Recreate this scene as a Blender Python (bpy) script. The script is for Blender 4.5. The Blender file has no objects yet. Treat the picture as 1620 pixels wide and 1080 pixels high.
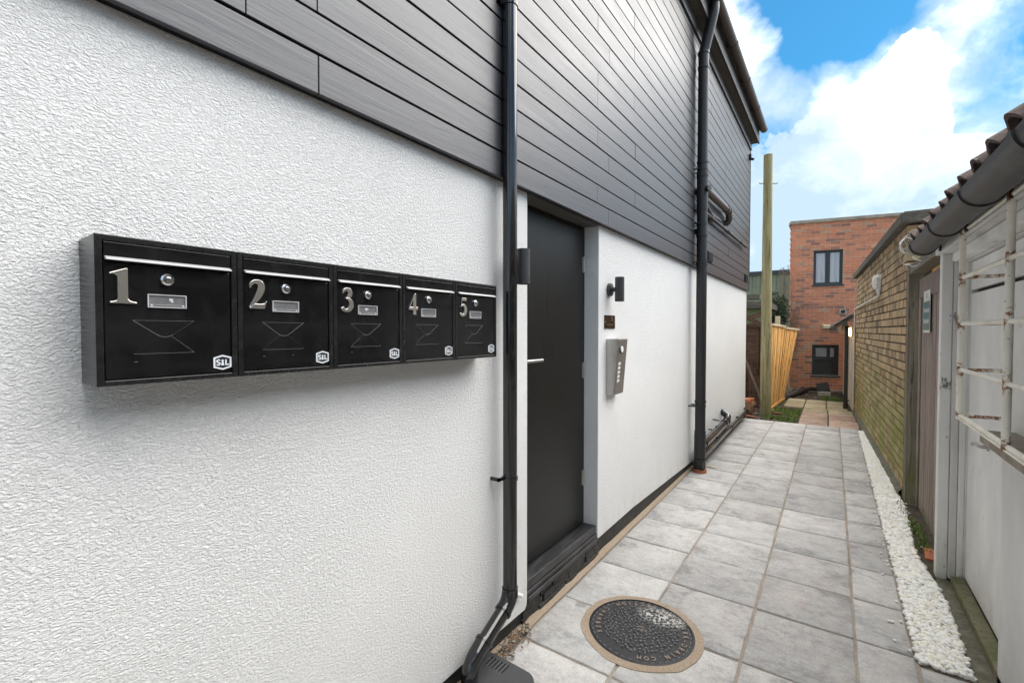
import bpy, bmesh, math, random
from mathutils import Vector, Matrix, noise as mnoise
random.seed(7)
R = math.radians
SC = bpy.context.scene
COL = SC.collection

# ------------------------------------------------------------------ camera
cam_d = bpy.data.cameras.new('camera')
cam = bpy.data.objects.new('camera', cam_d); COL.objects.link(cam)
cam_d.sensor_width = 36.0
cam_d.lens = 725.0 / 1620.0 * 36.0
cam_d.clip_start = 0.02; cam_d.clip_end = 1500
cam.location = (0, 0, 1.575)
cam.rotation_euler = (R(90 - 1.343), 0, R(34.98))
SC.camera = cam

# ------------------------------------------------------------------ exposure
SC.view_settings.view_transform = 'Standard'
SC.view_settings.look = 'None'
SC.view_settings.exposure = 2.72
SC.view_settings.gamma = 1.0
SC.view_settings.use_curve_mapping = False
SC.cycles.max_bounces = 10
SC.cycles.diffuse_bounces = 8
SC.cycles.use_denoising = True

# ------------------------------------------------------------------ node helper
class G:
    def __init__(s, tree):
        s.t = tree; s.n = tree.nodes; s.l = tree.links; s.n.clear()
    def node(s, typ, ins=None, **kw):
        n = s.n.new(typ)
        for k, v in kw.items(): setattr(n, k, v)
        for k, v in (ins or {}).items(): s.set(n.inputs[k], v)
        return n
    def set(s, sock, v):
        if isinstance(v, bpy.types.NodeSocket): s.l.new(v, sock)
        elif isinstance(v, bpy.types.Node): s.l.new(v.outputs[0], sock)
        else:
            if sock.type == 'RGBA' and len(v) == 3: v = (*v, 1)
            sock.default_value = v
    def math(s, op, a, b=0.0, c=0.0, clamp=False):
        n = s.n.new('ShaderNodeMath'); n.operation = op; n.use_clamp = clamp
        for i, v in enumerate((a, b, c)): s.set(n.inputs[i], v)
        return n.outputs[0]
    def vmath(s, op, a, b=(0, 0, 0), out=0):
        n = s.n.new('ShaderNodeVectorMath'); n.operation = op
        s.set(n.inputs[0], a); s.set(n.inputs[1], b)
        return n.outputs[out]
    def noise(s, vec, scale, detail=3, rough=.5, dist=0.0, out='Fac'):
        n = s.node('ShaderNodeTexNoise', {'Vector': vec, 'Scale': scale, 'Detail': detail, 'Roughness': rough, 'Distortion': dist})
        return n.outputs[out]
    def vor(s, vec, scale, feature='F1', out='Distance', rnd=1.0, smooth=None):
        n = s.n.new('ShaderNodeTexVoronoi'); n.feature = feature
        s.set(n.inputs['Vector'], vec); s.set(n.inputs['Scale'], scale); s.set(n.inputs['Randomness'], rnd)
        if smooth is not None: s.set(n.inputs['Smoothness'], smooth)
        return n.outputs[out]
    def ramp(s, fac, stops, interp='LINEAR'):
        n = s.n.new('ShaderNodeValToRGB'); n.color_ramp.interpolation = interp
        el = n.color_ramp.elements
        while len(el) < len(stops): el.new(.5)
        for e, (p, c) in zip(el, stops):
            e.position = p; e.color = (c, c, c, 1) if isinstance(c, (int, float)) else (*c, 1)
        s.set(n.inputs[0], fac)
        return n.outputs[0]
    def mix(s, fac, a, b, mode='MIX'):
        n = s.n.new('ShaderNodeMix'); n.data_type = 'RGBA'; n.blend_type = mode
        s.set(n.inputs[0], fac); s.set(n.inputs[6], a); s.set(n.inputs[7], b)
        return n.outputs[2]
    def coords(s, kind='Object'):
        return s.node('ShaderNodeTexCoord').outputs[kind]
    def mapping(s, vec, scale=(1, 1, 1), loc=(0, 0, 0), rot=(0, 0, 0)):
        return s.node('ShaderNodeMapping', {'Vector': vec, 'Scale': scale, 'Location': loc, 'Rotation': rot}).outputs[0]
    def bump(s, h, strength=1.0, dist=.002, normal=None):
        n = s.node('ShaderNodeBump', {'Height': h, 'Strength': strength, 'Distance': dist})
        if normal is not None: s.set(n.inputs['Normal'], normal)
        return n.outputs[0]
    def position(s): return s.node('ShaderNodeNewGeometry').outputs['Position']
    def rnd(s): return s.node('ShaderNodeObjectInfo').outputs['Random']
    def principled(s, color, rough=.5, normal=None, **kw):
        p = s.n.new('ShaderNodeBsdfPrincipled')
        s.set(p.inputs['Base Color'], color); s.set(p.inputs['Roughness'], rough)
        if normal is not None: s.set(p.inputs['Normal'], normal)
        for k, v in kw.items(): s.set(p.inputs[k.replace('_', ' ')], v)
        o = s.n.new('ShaderNodeOutputMaterial'); s.l.new(p.outputs[0], o.inputs[0])
        return p

# ------------------------------------------------------------------ world: sky with cumulus
SUN_AZ, SUN_EL = 42.0, 60.0           # degrees clockwise from +Y, elevation
world = bpy.data.worlds.new('World'); SC.world = world; world.use_nodes = True
g = G(world.node_tree)
sky = g.node('ShaderNodeTexSky', sky_type='NISHITA', sun_disc=False, sun_elevation=R(SUN_EL), sun_rotation=R(SUN_AZ), air_density=1.0, dust_density=0.6, ozone_density=2.0)
dirv = g.coords('Generated')
sep = g.node('ShaderNodeSeparateXYZ', {0: dirv})
warp = g.noise(dirv, 6.0, 4, .6, 0, 'Color')
dw = g.vmath('ADD', dirv, g.vmath('MULTIPLY', g.vmath('SUBTRACT', warp, (.5, .5, .5)), (.10, .10, .10)))
big = g.noise(dw, 3.1, 9, .55, .3)
def blob(az, el, rad, amp):
    c = (math.sin(R(az)) * math.cos(R(el)), math.cos(R(az)) * math.cos(R(el)), math.sin(R(el)))
    d = g.vmath('DISTANCE', dw, c, out=1)
    return g.math('MULTIPLY', g.node('ShaderNodeMapRange', {'Value': d, 'From Min': rad, 'From Max': rad * .35, 'To Min': 0, 'To Max': amp}, interpolation_type='SMOOTHSTEP').outputs[0], 1.0)
bias = g.node('ShaderNodeMapRange', {'Value': sep.outputs[2], 'From Min': 0.05, 'From Max': .75, 'To Min': .12, 'To Max': .09}).outputs[0]
acc = g.math('ADD', big, bias)
CL = [(0.5, 31, .19, -.22), (-9.5, 27, .09, .16), (-5.5, 23.5, .05, .12), (9.5, 28.5, .06, .06), (30, 35, .25, .15), (-20, 40, .3, .1)]
for c in CL: acc = g.math('ADD', acc, blob(*c))
mask1 = g.ramp(g.math('ADD', acc, g.math('MULTIPLY', g.math('SUBTRACT', g.noise(dirv, 14.0, 8, .65, .3), .5), .20)), [(.50, 0.0), (.59, .35), (.74, .85)])
el = g.math('MULTIPLY', g.math('ARCSINE', g.math('MINIMUM', g.node('ShaderNodeSeparateXYZ', {0: dw}).outputs[2], .999)), 57.2958)
sd = g.node('ShaderNodeSeparateXYZ', {0: dw})
az = g.math('MULTIPLY', g.math('ARCTAN2', sd.outputs[0], sd.outputs[1]), 57.2958)
fc = g.node('ShaderNodeFloatCurve', {'Value': g.math('MULTIPLY_ADD', az, 1 / 40.0, .5)})
pts = [(-20, 24), (-12, 21), (-7, 19.5), (-4, 20.3), (-1.2, 22.4), (2.8, 24.0), (6.2, 25.8), (8.4, 23.6), (12.5, 22.0), (16, 24), (20, 24)]
cvv = fc.mapping.curves[0]
P_ = [((a_ + 20) / 40, e_ / 40) for a_, e_ in pts]
cvv.points[0].location = P_[0]; cvv.points[1].location = P_[-1]
for p_ in P_[1:-1]: cvv.points.new(*p_)
fc.mapping.update()
edge = g.math('MULTIPLY', fc.outputs[0], 40.0)
fl = g.noise(dirv, 11.0, 9, .62, .2)
m2 = g.math('ADD', g.math('MULTIPLY', g.math('SUBTRACT', edge, el), .115), g.math('MULTIPLY', g.math('SUBTRACT', fl, .5), 1.15))
hole = blob(11.2, 19.2, .085, 1.1)
m2 = g.math('SUBTRACT', m2, hole)
mask2 = g.ramp(g.math('ADD', m2, .5), [(.47, 0.0), (.515, .75), (.60, 1.0)])
mask = g.math('MAXIMUM', mask1, mask2)
shn = g.noise(g.vmath('ADD', g.mapping(dw, (1, 1, 1.6)), (3.1, 1.7, .6)), 4.2, 8, .58)
lowb = g.node('ShaderNodeMapRange', {'Value': el, 'From Min': 17.5, 'From Max': 13.0, 'To Min': 0, 'To Max': .15}).outputs[0]
cloud = g.ramp(g.math('SUBTRACT', shn, lowb), [(.32, (.19, .25, .30)), (.47, (.30, .34, .365)), (.64, (.90, .882, .865))])
CLOUD_GAIN = 5.8
cl = g.vmath('MULTIPLY', cloud, (CLOUD_GAIN,) * 3)
skyc = g.vmath('MULTIPLY', sky.outputs[0], (.075, .235, .285))
hz = g.mix(g.node('ShaderNodeMapRange', {'Value': sep.outputs[2], 'From Min': .02, 'From Max': .38, 'To Min': .6, 'To Max': 0.0}).outputs[0], skyc, (1.2, 1.6, 1.8))
wc = g.mix(mask, hz, cl)
bg = g.node('ShaderNodeBackground', {'Color': wc, 'Strength': 0.09})
wo = g.node('ShaderNodeOutputWorld', {0: bg})

sun_d = bpy.data.lights.new('sun', 'SUN'); sun_d.energy = 1.15; sun_d.angle = R(75); sun_d.color = (1.0, .93, .85)
sun = bpy.data.objects.new('sun', sun_d); COL.objects.link(sun)
sun.rotation_euler = (R(90 - SUN_EL), 0, R(180 - SUN_AZ))
sun.location = (6, 8, 12)

# ------------------------------------------------------------------ object helpers
def mesh_obj(name, me, parent=None, loc=(0, 0, 0), rotz=0.0):
    o = bpy.data.objects.new(name, me); COL.objects.link(o)
    o.location = loc; o.rotation_euler = (0, 0, rotz)
    if parent is not None: o.parent = parent
    return o
def thing(name, label, cat, loc=(0, 0, 0), rotz=0.0, group=None):
    o = bpy.data.objects.new(name, None); COL.objects.link(o)
    o.empty_display_size = .1
    o.location = loc; o.rotation_euler = (0, 0, rotz)
    tag(o, label, cat, group); return o
def tag(o, label=None, cat=None, group=None, kind=None):
    if label: o['label'] = label
    if cat: o['category'] = cat
    if group: o['group'] = group
    if kind: o['kind'] = kind
    return o

class MB:
    def __init__(s): s.v = []; s.f = []; s.mi = []; s.m = 0; s.c = []; s.cur = None; s.T = Matrix()
    def add(s, vs, fs):
        b = len(s.v)
        for p in vs: s.v.append(tuple(s.T @ Vector(p)))
        for f in fs:
            s.f.append(tuple(b + i for i in f)); s.mi.append(s.m); s.c.append(s.cur)
        return s
    def box(s, x0, x1, y0, y1, z0, z1):
        return s.add([(x0, y0, z0), (x1, y0, z0), (x1, y1, z0), (x0, y1, z0), (x0, y0, z1), (x1, y0, z1), (x1, y1, z1), (x0, y1, z1)],
                     [(0, 3, 2, 1), (4, 5, 6, 7), (0, 1, 5, 4), (1, 2, 6, 5), (2, 3, 7, 6), (3, 0, 4, 7)])
    def cyl(s, p0, p1, r0, r1=None, n=20, caps=True):
        if r1 is None: r1 = r0
        return s.tube([p0, p1], [r0, r1], n, caps)
    def tube(s, pts, rad, n=16, caps=True):
        pts = [Vector(p) for p in pts]
        if isinstance(rad, (int, float)): rad = [rad] * len(pts)
        vs = []; fs = []
        t = (pts[1] - pts[0]).normalized()
        up = Vector((0, 0, 1)) if abs(t.z) < .9 else Vector((0, 1, 0))
        u = t.cross(up).normalized()
        for i, p in enumerate(pts):
            if i == 0: d = pts[1] - pts[0]
            elif i == len(pts) - 1: d = pts[-1] - pts[-2]
            else:
                d = (pts[i + 1] - p).normalized() + (p - pts[i - 1]).normalized()
            if d.length < 1e-9: d = t
            d.normalize()
            u = (u - d * u.dot(d)).normalized(); w = d.cross(u)
            for k in range(n):
                a = 2 * math.pi * k / n
                vs.append(tuple(p + (u * math.cos(a) + w * math.sin(a)) * rad[i]))
        for i in range(len(pts) - 1):
            for k in range(n):
                a = i * n + k; b = i * n + (k + 1) % n
                fs.append((a, b, b + n, a + n))
        if caps:
            fs.append(tuple(range(n))[::-1]); fs.append(tuple(range((len(pts) - 1) * n, len(pts) * n)))
        return s.add(vs, fs)
    def prism(s, poly, axis, a, b):
        """poly: 2D points in the two other axes (in x,y,z order), extruded along axis from a to b."""
        def P(u, v, w): return {'x': (w, u, v), 'y': (u, w, v), 'z': (u, v, w)}[axis]
        n = len(poly)
        vs = [P(u, v, a) for u, v in poly] + [P(u, v, b) for u, v in poly]
        fs = [tuple(range(n))[::-1], tuple(range(n, 2 * n))] + [(i, (i + 1) % n, n + (i + 1) % n, n + i) for i in range(n)]
        return s.add(vs, fs)
    def sheet(s, poly3): return s.add(poly3, [tuple(range(len(poly3)))])
    def mesh(s, name, mats):
        me = bpy.data.meshes.new(name); me.from_pydata(s.v, [], s.f)
        if not isinstance(mats, (list, tuple)): mats = [mats]
        for m in mats: me.materials.append(m)
        if len(mats) > 1: me.polygons.foreach_set('material_index', s.mi)
        if any(c is not None for c in s.c):
            at = me.color_attributes.new('tone', 'FLOAT_COLOR', 'CORNER')
            buf = []
            for p, c in zip(me.polygons, s.c):
                buf += list((c or (1, 1, 1)) + (1,)) * p.loop_total
            at.data.foreach_set('color', buf)
        bm = bmesh.new(); bm.from_mesh(me)
        bmesh.ops.recalc_face_normals(bm, faces=bm.faces)
        bm.to_mesh(me); bm.free(); me.update()
        return me
    def build(s, name, mats, parent=None, smooth=False, bevel=0, seg=2, loc=(0, 0, 0), angle=35):
        me = s.mesh(name, mats)
        o = mesh_obj(name, me, parent, loc)
        if bevel:
            m = o.modifiers.new('Bevel', 'BEVEL'); m.width = bevel; m.segments = seg; m.limit_method = 'ANGLE'; m.angle_limit = R(40)
            if seg > 1: m.harden_normals = False
        if smooth: smooth_mesh(me, angle)
        return o
def smooth_mesh(me, angle=35):
    me.polygons.foreach_set('use_smooth', [True] * len(me.polygons))
    bm = bmesh.new(); bm.from_mesh(me)
    for e in bm.edges:
        if len(e.link_faces) == 2 and e.calc_face_angle(0) > R(angle): e.smooth = False
    bm.to_mesh(me); bm.free()

def arc_path(pts, r=.05, n=6):
    """round the corners of a polyline"""
    pts = [Vector(p) for p in pts]; out = [pts[0]]
    for i in range(1, len(pts) - 1):
        a, b, c = pts[i - 1], pts[i], pts[i + 1]
        d0 = (a - b); d1 = (c - b); rr = min(r, d0.length * .49, d1.length * .49)
        p0 = b + d0.normalized() * rr; p1 = b + d1.normalized() * rr
        for k in range(n + 1):
            t = k / n
            out.append(p0 * (1 - t) ** 2 + b * 2 * t * (1 - t) + p1 * t * t)
    out.append(pts[-1]); return out

_ft = {}
def text_geo(txt, size, extrude, bold=0.0):
    key = (txt, size, extrude, bold)
    if key in _ft: return _ft[key]
    cu = bpy.data.curves.new('t', 'FONT'); cu.body = txt; cu.size = size; cu.extrude = extrude; cu.offset = bold
    cu.align_x = 'CENTER'; cu.align_y = 'CENTER'; cu.resolution_u = 3
    o = bpy.data.objects.new('t', cu); COL.objects.link(o)
    dg = bpy.context.evaluated_depsgraph_get(); dg.update()
    me = bpy.data.meshes.new_from_object(o.evaluated_get(dg))
    r = ([tuple(v.co) for v in me.vertices], [tuple(p.vertices) for p in me.polygons])
    bpy.data.objects.remove(o); bpy.data.curves.remove(cu); bpy.data.meshes.remove(me)
    _ft[key] = r; return r
def curve_geo(splines, extrude, bevel=0.0):
    """filled outline(s) -> mesh data lying in XY, thickness along Z"""
    cu = bpy.data.curves.new('c', 'CURVE'); cu.dimensions = '2D'; cu.fill_mode = 'BOTH'; cu.extrude = extrude; cu.bevel_depth = bevel; cu.bevel_resolution = 1
    cu.offset = -bevel
    for sp in splines:
        s_ = cu.splines.new('POLY'); s_.points.add(len(sp) - 1); s_.use_cyclic_u = True
        for p, (x, y) in zip(s_.points, sp): p.co = (x, y, 0, 1)
    o = bpy.data.objects.new('c', cu); COL.objects.link(o)
    dg = bpy.context.evaluated_depsgraph_get(); dg.update()
    me = bpy.data.meshes.new_from_object(o.evaluated_get(dg))
    r = ([tuple(v.co) for v in me.vertices], [tuple(p.vertices) for p in me.polygons])
    bpy.data.objects.remove(o); bpy.data.curves.remove(cu); bpy.data.meshes.remove(me)
    return r
# matrix taking text XY plane to a surface facing +X (text right = +Y, up = +Z)
def face_px(x, y, z): return Matrix(((0, 0, 1, x), (1, 0, 0, y), (0, 1, 0, z), (0, 0, 0, 1)))
def face_mx(x, y, z): return Matrix(((0, 0, -1, x), (-1, 0, 0, y), (0, 1, 0, z), (0, 0, 0, 1)))

# ------------------------------------------------------------------ materials
M = {}
def newmat(name):
    m = bpy.data.materials.new(name); m.use_nodes = True; M[name] = m
    return G(m.node_tree)
def simple(name, col, rough=.5, bump=None, var=.15, scale=12, **kw):
    g = newmat(name); co = g.coords()
    n = g.noise(co, scale, 5, .6)
    lo = tuple(c * (1 - var) for c in col); hi = tuple(min(1, c * (1 + var)) for c in col)
    c = g.ramp(n, [(.3, lo), (.7, hi)])
    nb = None
    if bump: nb = g.bump(g.noise(co, bump[0], 4, .6), 1.0, bump[1])
    rr = g.math('MULTIPLY_ADD', n, rough * .4, rough * .8)
    g.principled(c, rr, nb, **kw)
    return M[name]

# white textured masonry render
def render_mat(name, base, depth, scale=1.0):
    g = newmat(name); co = g.position()
    w = g.noise(co, 60 * scale, 2, .5, 0, 'Color')
    cw = g.vmath('ADD', co, g.vmath('MULTIPLY', g.vmath('SUBTRACT', w, (.5, .5, .5)), (.018, .018, .018)))
    cs = g.mapping(cw, (1, .82, 1.75), rot=(.22, 0, 0))
    a = g.noise(cs, 132 * scale, 3, .55, .2)
    b = g.vor(cs, 124 * scale, 'SMOOTH_F1', smooth=.35)
    fine = g.noise(co, 420, 2, .6)
    h = g.math('ADD', g.math('MULTIPLY', g.ramp(a, [(.36, 0), (.64, 1)]), .75), g.math('MULTIPLY', b, .45))
    h = g.math('ADD', h, g.math('MULTIPLY', fine, .12))
    patch = g.noise(co, 1.3, 5, .6)
    str_ = g.node('ShaderNodeMapRange', {'Value': patch, 'From Min': .3, 'From Max': .7, 'To Min': .6, 'To Max': 1.0}).outputs[0]
    tone = g.noise(co, .9, 6, .6)
    c = g.ramp(tone, [(.3, tuple(x * .95 for x in base)), (.6, base), (.8, (base[0] * .97, base[1] * .99, base[2]))])
    zz = g.node('ShaderNodeSeparateXYZ', {0: co}).outputs[2]
    dirt = g.math('MULTIPLY', g.node('ShaderNodeMapRange', {'Value': zz, 'From Min': .38, 'From Max': .08, 'To Min': 0, 'To Max': 1}).outputs[0], g.ramp(g.noise(g.mapping(co, (1, 1, .3)), 9, 5, .7), [(.42, 0), (.75, .55)]))
    c = g.mix(dirt, c, (.50, .47, .42))
    c = g.mix(g.math('MULTIPLY', g.ramp(h, [(.25, 1), (.55, 0)]), .10), c, (.42, .41, .39))
    g.principled(c, .8, g.bump(g.math('MULTIPLY', h, str_), 1.0, depth), Specular_IOR_Level=.12)
render_mat('white_render', (.79, .79, .785), .0035)
render_mat('reveal_render', (.78, .78, .775), .0046, .9)

# dark satin painted timber cladding
g = newmat('cladding_paint'); co = g.coords(); rn = g.rnd()
off = g.node('ShaderNodeCombineXYZ', {0: g.math('MULTIPLY', rn, 3.0), 1: g.math('MULTIPLY', rn, 37.0), 2: g.math('MULTIPLY', rn, 11.0)})
cv = g.vmath('ADD', co, off)
gr = g.noise(g.mapping(cv, (8, 2.2, 46)), 1.0, 6, .65, .6)
br = g.noise(g.mapping(cv, (2, 1.0, 9)), 1.0, 4, .6, .8)
c = g.ramp(br, [(.25, (.034, .0335, .040)), (.7, (.056, .055, .063))])
c = g.mix(g.math('MULTIPLY', rn, .35), c, (.050, .049, .056))
sp = g.ramp(g.vor(co, 16), [(.03, 1), (.05, 0)])
sp = g.math('MULTIPLY', sp, g.ramp(g.noise(co, 3, 2), [(.6, 0), (.64, 1)]))
c = g.mix(g.math('MULTIPLY', sp, .6), c, (.02, .02, .022))
ro = g.node('ShaderNodeMapRange', {'Value': br, 'From Min': .2, 'From Max': .8, 'To Min': .34, 'To Max': .46}).outputs[0]
g.principled(c, ro, g.bump(gr, 1.0, .0012), Specular_IOR_Level=.8)
simple('cladding_shadow', (.012, .012, .013), .8)
simple('eave_board', (.050, .048, .050), .55, (40, .0006))
simple('soffit_brown', (.095, .088, .080), .6, (60, .0006))
# plastics
g = newmat('black_gloss_plastic'); co = g.coords()
dust = g.ramp(g.noise(co, 9, 6, .7), [(.52, 0), (.85, .28)])
c = g.mix(dust, (.012, .012, .013), (.06, .058, .055))
g.principled(c, g.math('MULTIPLY_ADD', dust, .35, .09), g.bump(g.noise(co, 10, 2, .5), .4, .0008), Specular_IOR_Level=.75)
simple('black_satin_plastic', (.020, .020, .021), .42, (50, .0004))
simple('grey_plastic', (.052, .053, .056), .42, (160, .0003), .1)
simple('eave_gutter', (.080, .068, .064), .35, None, .15)
g = newmat('mailbox_gloss'); co = g.coords()
sm = g.ramp(g.noise(g.mapping(co, (1, 1, .5)), 9, 5, .65, .8), [(.45, 0), (.8, 1)])
c = g.mix(g.math('MULTIPLY', sm, .4), (.007, .007, .0075), (.028, .028, .029))
g.principled(c, g.math('MULTIPLY_ADD', sm, .22, .10), g.bump(g.noise(co, 9, 2, .5), .4, .0008), Specular_IOR_Level=.5)
g = newmat('mailbox_frame'); co = g.coords()
c = g.ramp(g.noise(co, 30, 4, .6), [(.3, (.008, .008, .0085)), (.8, (.022, .022, .022))])
g.principled(c, .24, g.bump(g.noise(co, 500, 2, .5), .3, .0002))
simple('mailbox_lip', (.62, .62, .63), .34, None, .1, Metallic=.6)  # sky glint along the black flap lip, painted in as pale metal
simple('chrome', (.86, .82, .75), .26, None, .06, 8, Metallic=1.0)
simple('lock_chrome', (.8, .8, .8), .16, None, .05, 8, Metallic=1.0)
simple('brushed_steel', (.42, .41, .39), .34, None, .08, 30, Metallic=1.0)
simple('steel_side', (.50, .485, .46), .42, None, .08, 20, Metallic=.85)
simple('clear_plastic', (.16, .16, .165), .12, None, .2, 40)
simple('clear_edge', (.55, .55, .56), .2, None, .1, 40)
simple('sticker_navy', (.012, .017, .026), .35)
simple('sticker_white', (.72, .74, .76), .4, None, .04)
simple('white_plastic', (.78, .77, .74), .35, None, .04)
simple('bronze_plate', (.10, .065, .045), .22, None, .2, 20, Metallic=.8)
simple('engraving', (.45, .36, .28), .4, None, .1, 20, Metallic=.7)
simple('lamp_anthracite', (.040, .040, .042), .45, (300, .0002), .1)
simple('lens_glass', (.5, .5, .48), .15)
g = newmat('door_paint'); co = g.coords()
gr = g.noise(g.mapping(co, (60, 60, 2.5)), 1.0, 4, .6, .3)
c = g.ramp(gr, [(.3, (.006, .006, .006)), (.7, (.011, .0108, .0105))])
g.principled(c, g.math('MULTIPLY_ADD', gr, .15, .30), g.bump(gr, .5, .0003), Specular_IOR_Level=.35)
g = newmat('threshold_paint'); co = g.coords()
w = g.ramp(g.noise(g.mapping(co, (9, 2, 9)), 2.0, 7, .7), [(.46, 0), (.68, 1)])
c = g.mix(g.math('MULTIPLY', w, .6), (.016, .016, .017), (.075, .073, .078))
g.principled(c, .38, g.bump(g.noise(co, 30, 6, .7), .8, .002))
g = newmat('bitumen'); co = g.position()
n = g.noise(co, 22, 7, .7)
d = g.ramp(g.noise(co, 5, 6, .7), [(.5, 0), (.75, 1)])
c = g.mix(g.math('MULTIPLY', d, .4), g.ramp(n, [(.3, (.012, .012, .012)), (.7, (.035, .034, .034))]), (.10, .085, .065))
g.principled(c, .6, g.bump(n, 1, .008))
g = newmat('mortar'); co = g.position()
n = g.noise(co, 160, 4, .8); n2 = g.noise(co, 4, 5, .65)
c = g.mix(n2, (.34, .26, .185), (.46, .375, .285))
c = g.mix(g.ramp(n, [(.35, .7), (.6, 0)]), c, (.14, .105, .075))
g.principled(c, .95, g.bump(g.math('ADD', n, g.noise(co, 30, 3)), 1, .004))
g = newmat('joint_mortar'); co = g.position()
n = g.noise(co, 130, 4, .8); n2 = g.noise(co, 3, 5, .65)
c = g.mix(g.ramp(n2, [(.35, 0), (.65, 1)]), (.24, .20, .165), (.42, .365, .305))
c = g.mix(g.ramp(n, [(.35, .45), (.6, 0)]), c, (.09, .075, .06))
g.principled(c, .95, g.bump(n, 1, .003))

# riven concrete paving
def paving_mat(name, cols, stain, rough=.7):
    g = newmat(name); co = g.coords(); rn = g.rnd()
    off = g.node('ShaderNodeCombineXYZ', {0: g.math('MULTIPLY', rn, 91.0), 1: g.math('MULTIPLY', rn, 37.0), 2: g.math('MULTIPLY', rn, 53.0)})
    v = g.vmath('ADD', co, off)
    a = g.noise(g.mapping(v, (1, 1.25, 1)), 5.0, 10, .76, .15)
    b = g.noise(g.mapping(v, (1, 1.3, 1)), 4.0, 9, .74, .25)
    fine = g.noise(v, 150, 4, .75)
    c = g.ramp(a, [(.30, cols[0]), (.44, cols[1]), (.56, cols[2]), (.72, cols[3])])
    tone = g.math('MULTIPLY_ADD', g.math('FRACT', g.math('MULTIPLY', rn, 17.3)), .32, .84)
    c = g.vmath('MULTIPLY', c, g.node('ShaderNodeCombineXYZ', {0: tone, 1: tone, 2: tone}))
    c = g.mix(g.math('MULTIPLY', g.ramp(b, [(.52, 0), (.66, 1)]), .72), c, stain)
    pk = g.ramp(g.noise(g.vmath('ADD', v, (7, 3, 1)), 3.5, 3, .5, 1.0), [(.55, 0), (.72, .30)])
    c = g.mix(pk, c, (.50, .415, .40))
    c = g.mix(g.math('MULTIPLY', g.ramp(g.noise(v, 2.3, 4, .6, 1.5), [(.55, 0), (.75, 1)]), .30), c, (.62, .60, .575))
    c = g.mix(g.ramp(fine, [(.35, .34), (.55, 0)]), c, (.16, .155, .15))
    sc_ = g.noise(v, 38, 6, .75)
    c = g.mix(g.ramp(sc_, [(.30, .40), (.46, 0)]), c, (.17, .165, .155))
    c = g.mix(g.ramp(sc_, [(.56, 0), (.72, .35)]), c, (.60, .585, .56))
    riv = g.math('ADD', g.math('MULTIPLY', g.noise(g.mapping(v, (1, 1.8, 1)), 11, 8, .7, .7), 1.0), g.math('MULTIPLY', g.noise(g.mapping(v, (1, 3, 1)), 2.6, 3, .5, 1.0), 1.0))
    nb = g.bump(riv, 1.0, .0095); nb = g.bump(fine, .7, .0009, nb)
    g.principled(c, .88, nb, Specular_IOR_Level=.2)
paving_mat('grey_paving', [(.32, .312, .303), (.43, .42, .41), (.50, .49, .476), (.56, .545, .522)], (.185, .182, .183))
paving_mat('old_pink_paving', [(.24, .15, .11), (.36, .235, .175), (.44, .31, .235), (.42, .34, .24)], (.16, .13, .09))
paving_mat('old_buff_paving', [(.25, .20, .13), (.36, .31, .20), (.45, .39, .27), (.34, .36, .15)], (.15, .16, .06))

# brick materials read a tone per face
def brick_mat(name, mossy=0.0, grime=(.08, .07, .055), gz=(0, .5)):
    g = newmat(name); co = g.position()
    t = g.node('ShaderNodeVertexColor', layer_name='tone').outputs[0]
    n = g.noise(co, 45, 6, .7); n2 = g.noise(co, 6, 6, .68, .6)
    c = g.mix(.55, t, g.mix(1.0, t, g.ramp(n, [(.3, .72), (.7, 1.3)]), 'MULTIPLY'))
    c = g.mix(g.math('MULTIPLY', g.ramp(n2, [(.5, 0), (.78, 1)]), .45), c, grime)
    if mossy:
        z = g.node('ShaderNodeSeparateXYZ', {0: co}).outputs[2]
        mm = g.math('MULTIPLY', g.node('ShaderNodeMapRange', {'Value': z, 'From Min': gz[1], 'From Max': gz[0], 'To Min': 0, 'To Max': 1.05}).outputs[0], g.ramp(g.noise(co, 2.6, 7, .7), [(.38, 0), (.60, 1)]), clamp=True)
        c = g.mix(g.math('MULTIPLY', mm, mossy), c, (.21, .23, .04))
    g.principled(c, .9, g.bump(n, 1, .003))
brick_mat('yellow_brick', .95, (.15, .12, .075), (.45, 1.35))
brick_mat('red_brick', 0.0, (.17, .115, .085))
g = newmat('dark_joint'); co = g.position()
n = g.noise(co, 60, 4, .7)
c = g.ramp(n, [(.3, (.035, .026, .018)), (.7, (.085, .062, .042))])
g.principled(c, .95, g.bump(n, 1, .003))
g = newmat('pale_joint'); co = g.position()
n = g.noise(co, 30, 5, .7)
c = g.ramp(n, [(.3, (.46, .36, .28)), (.7, (.70, .60, .50))])
g.principled(c, .95, g.bump(n, 1, .003))

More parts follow.
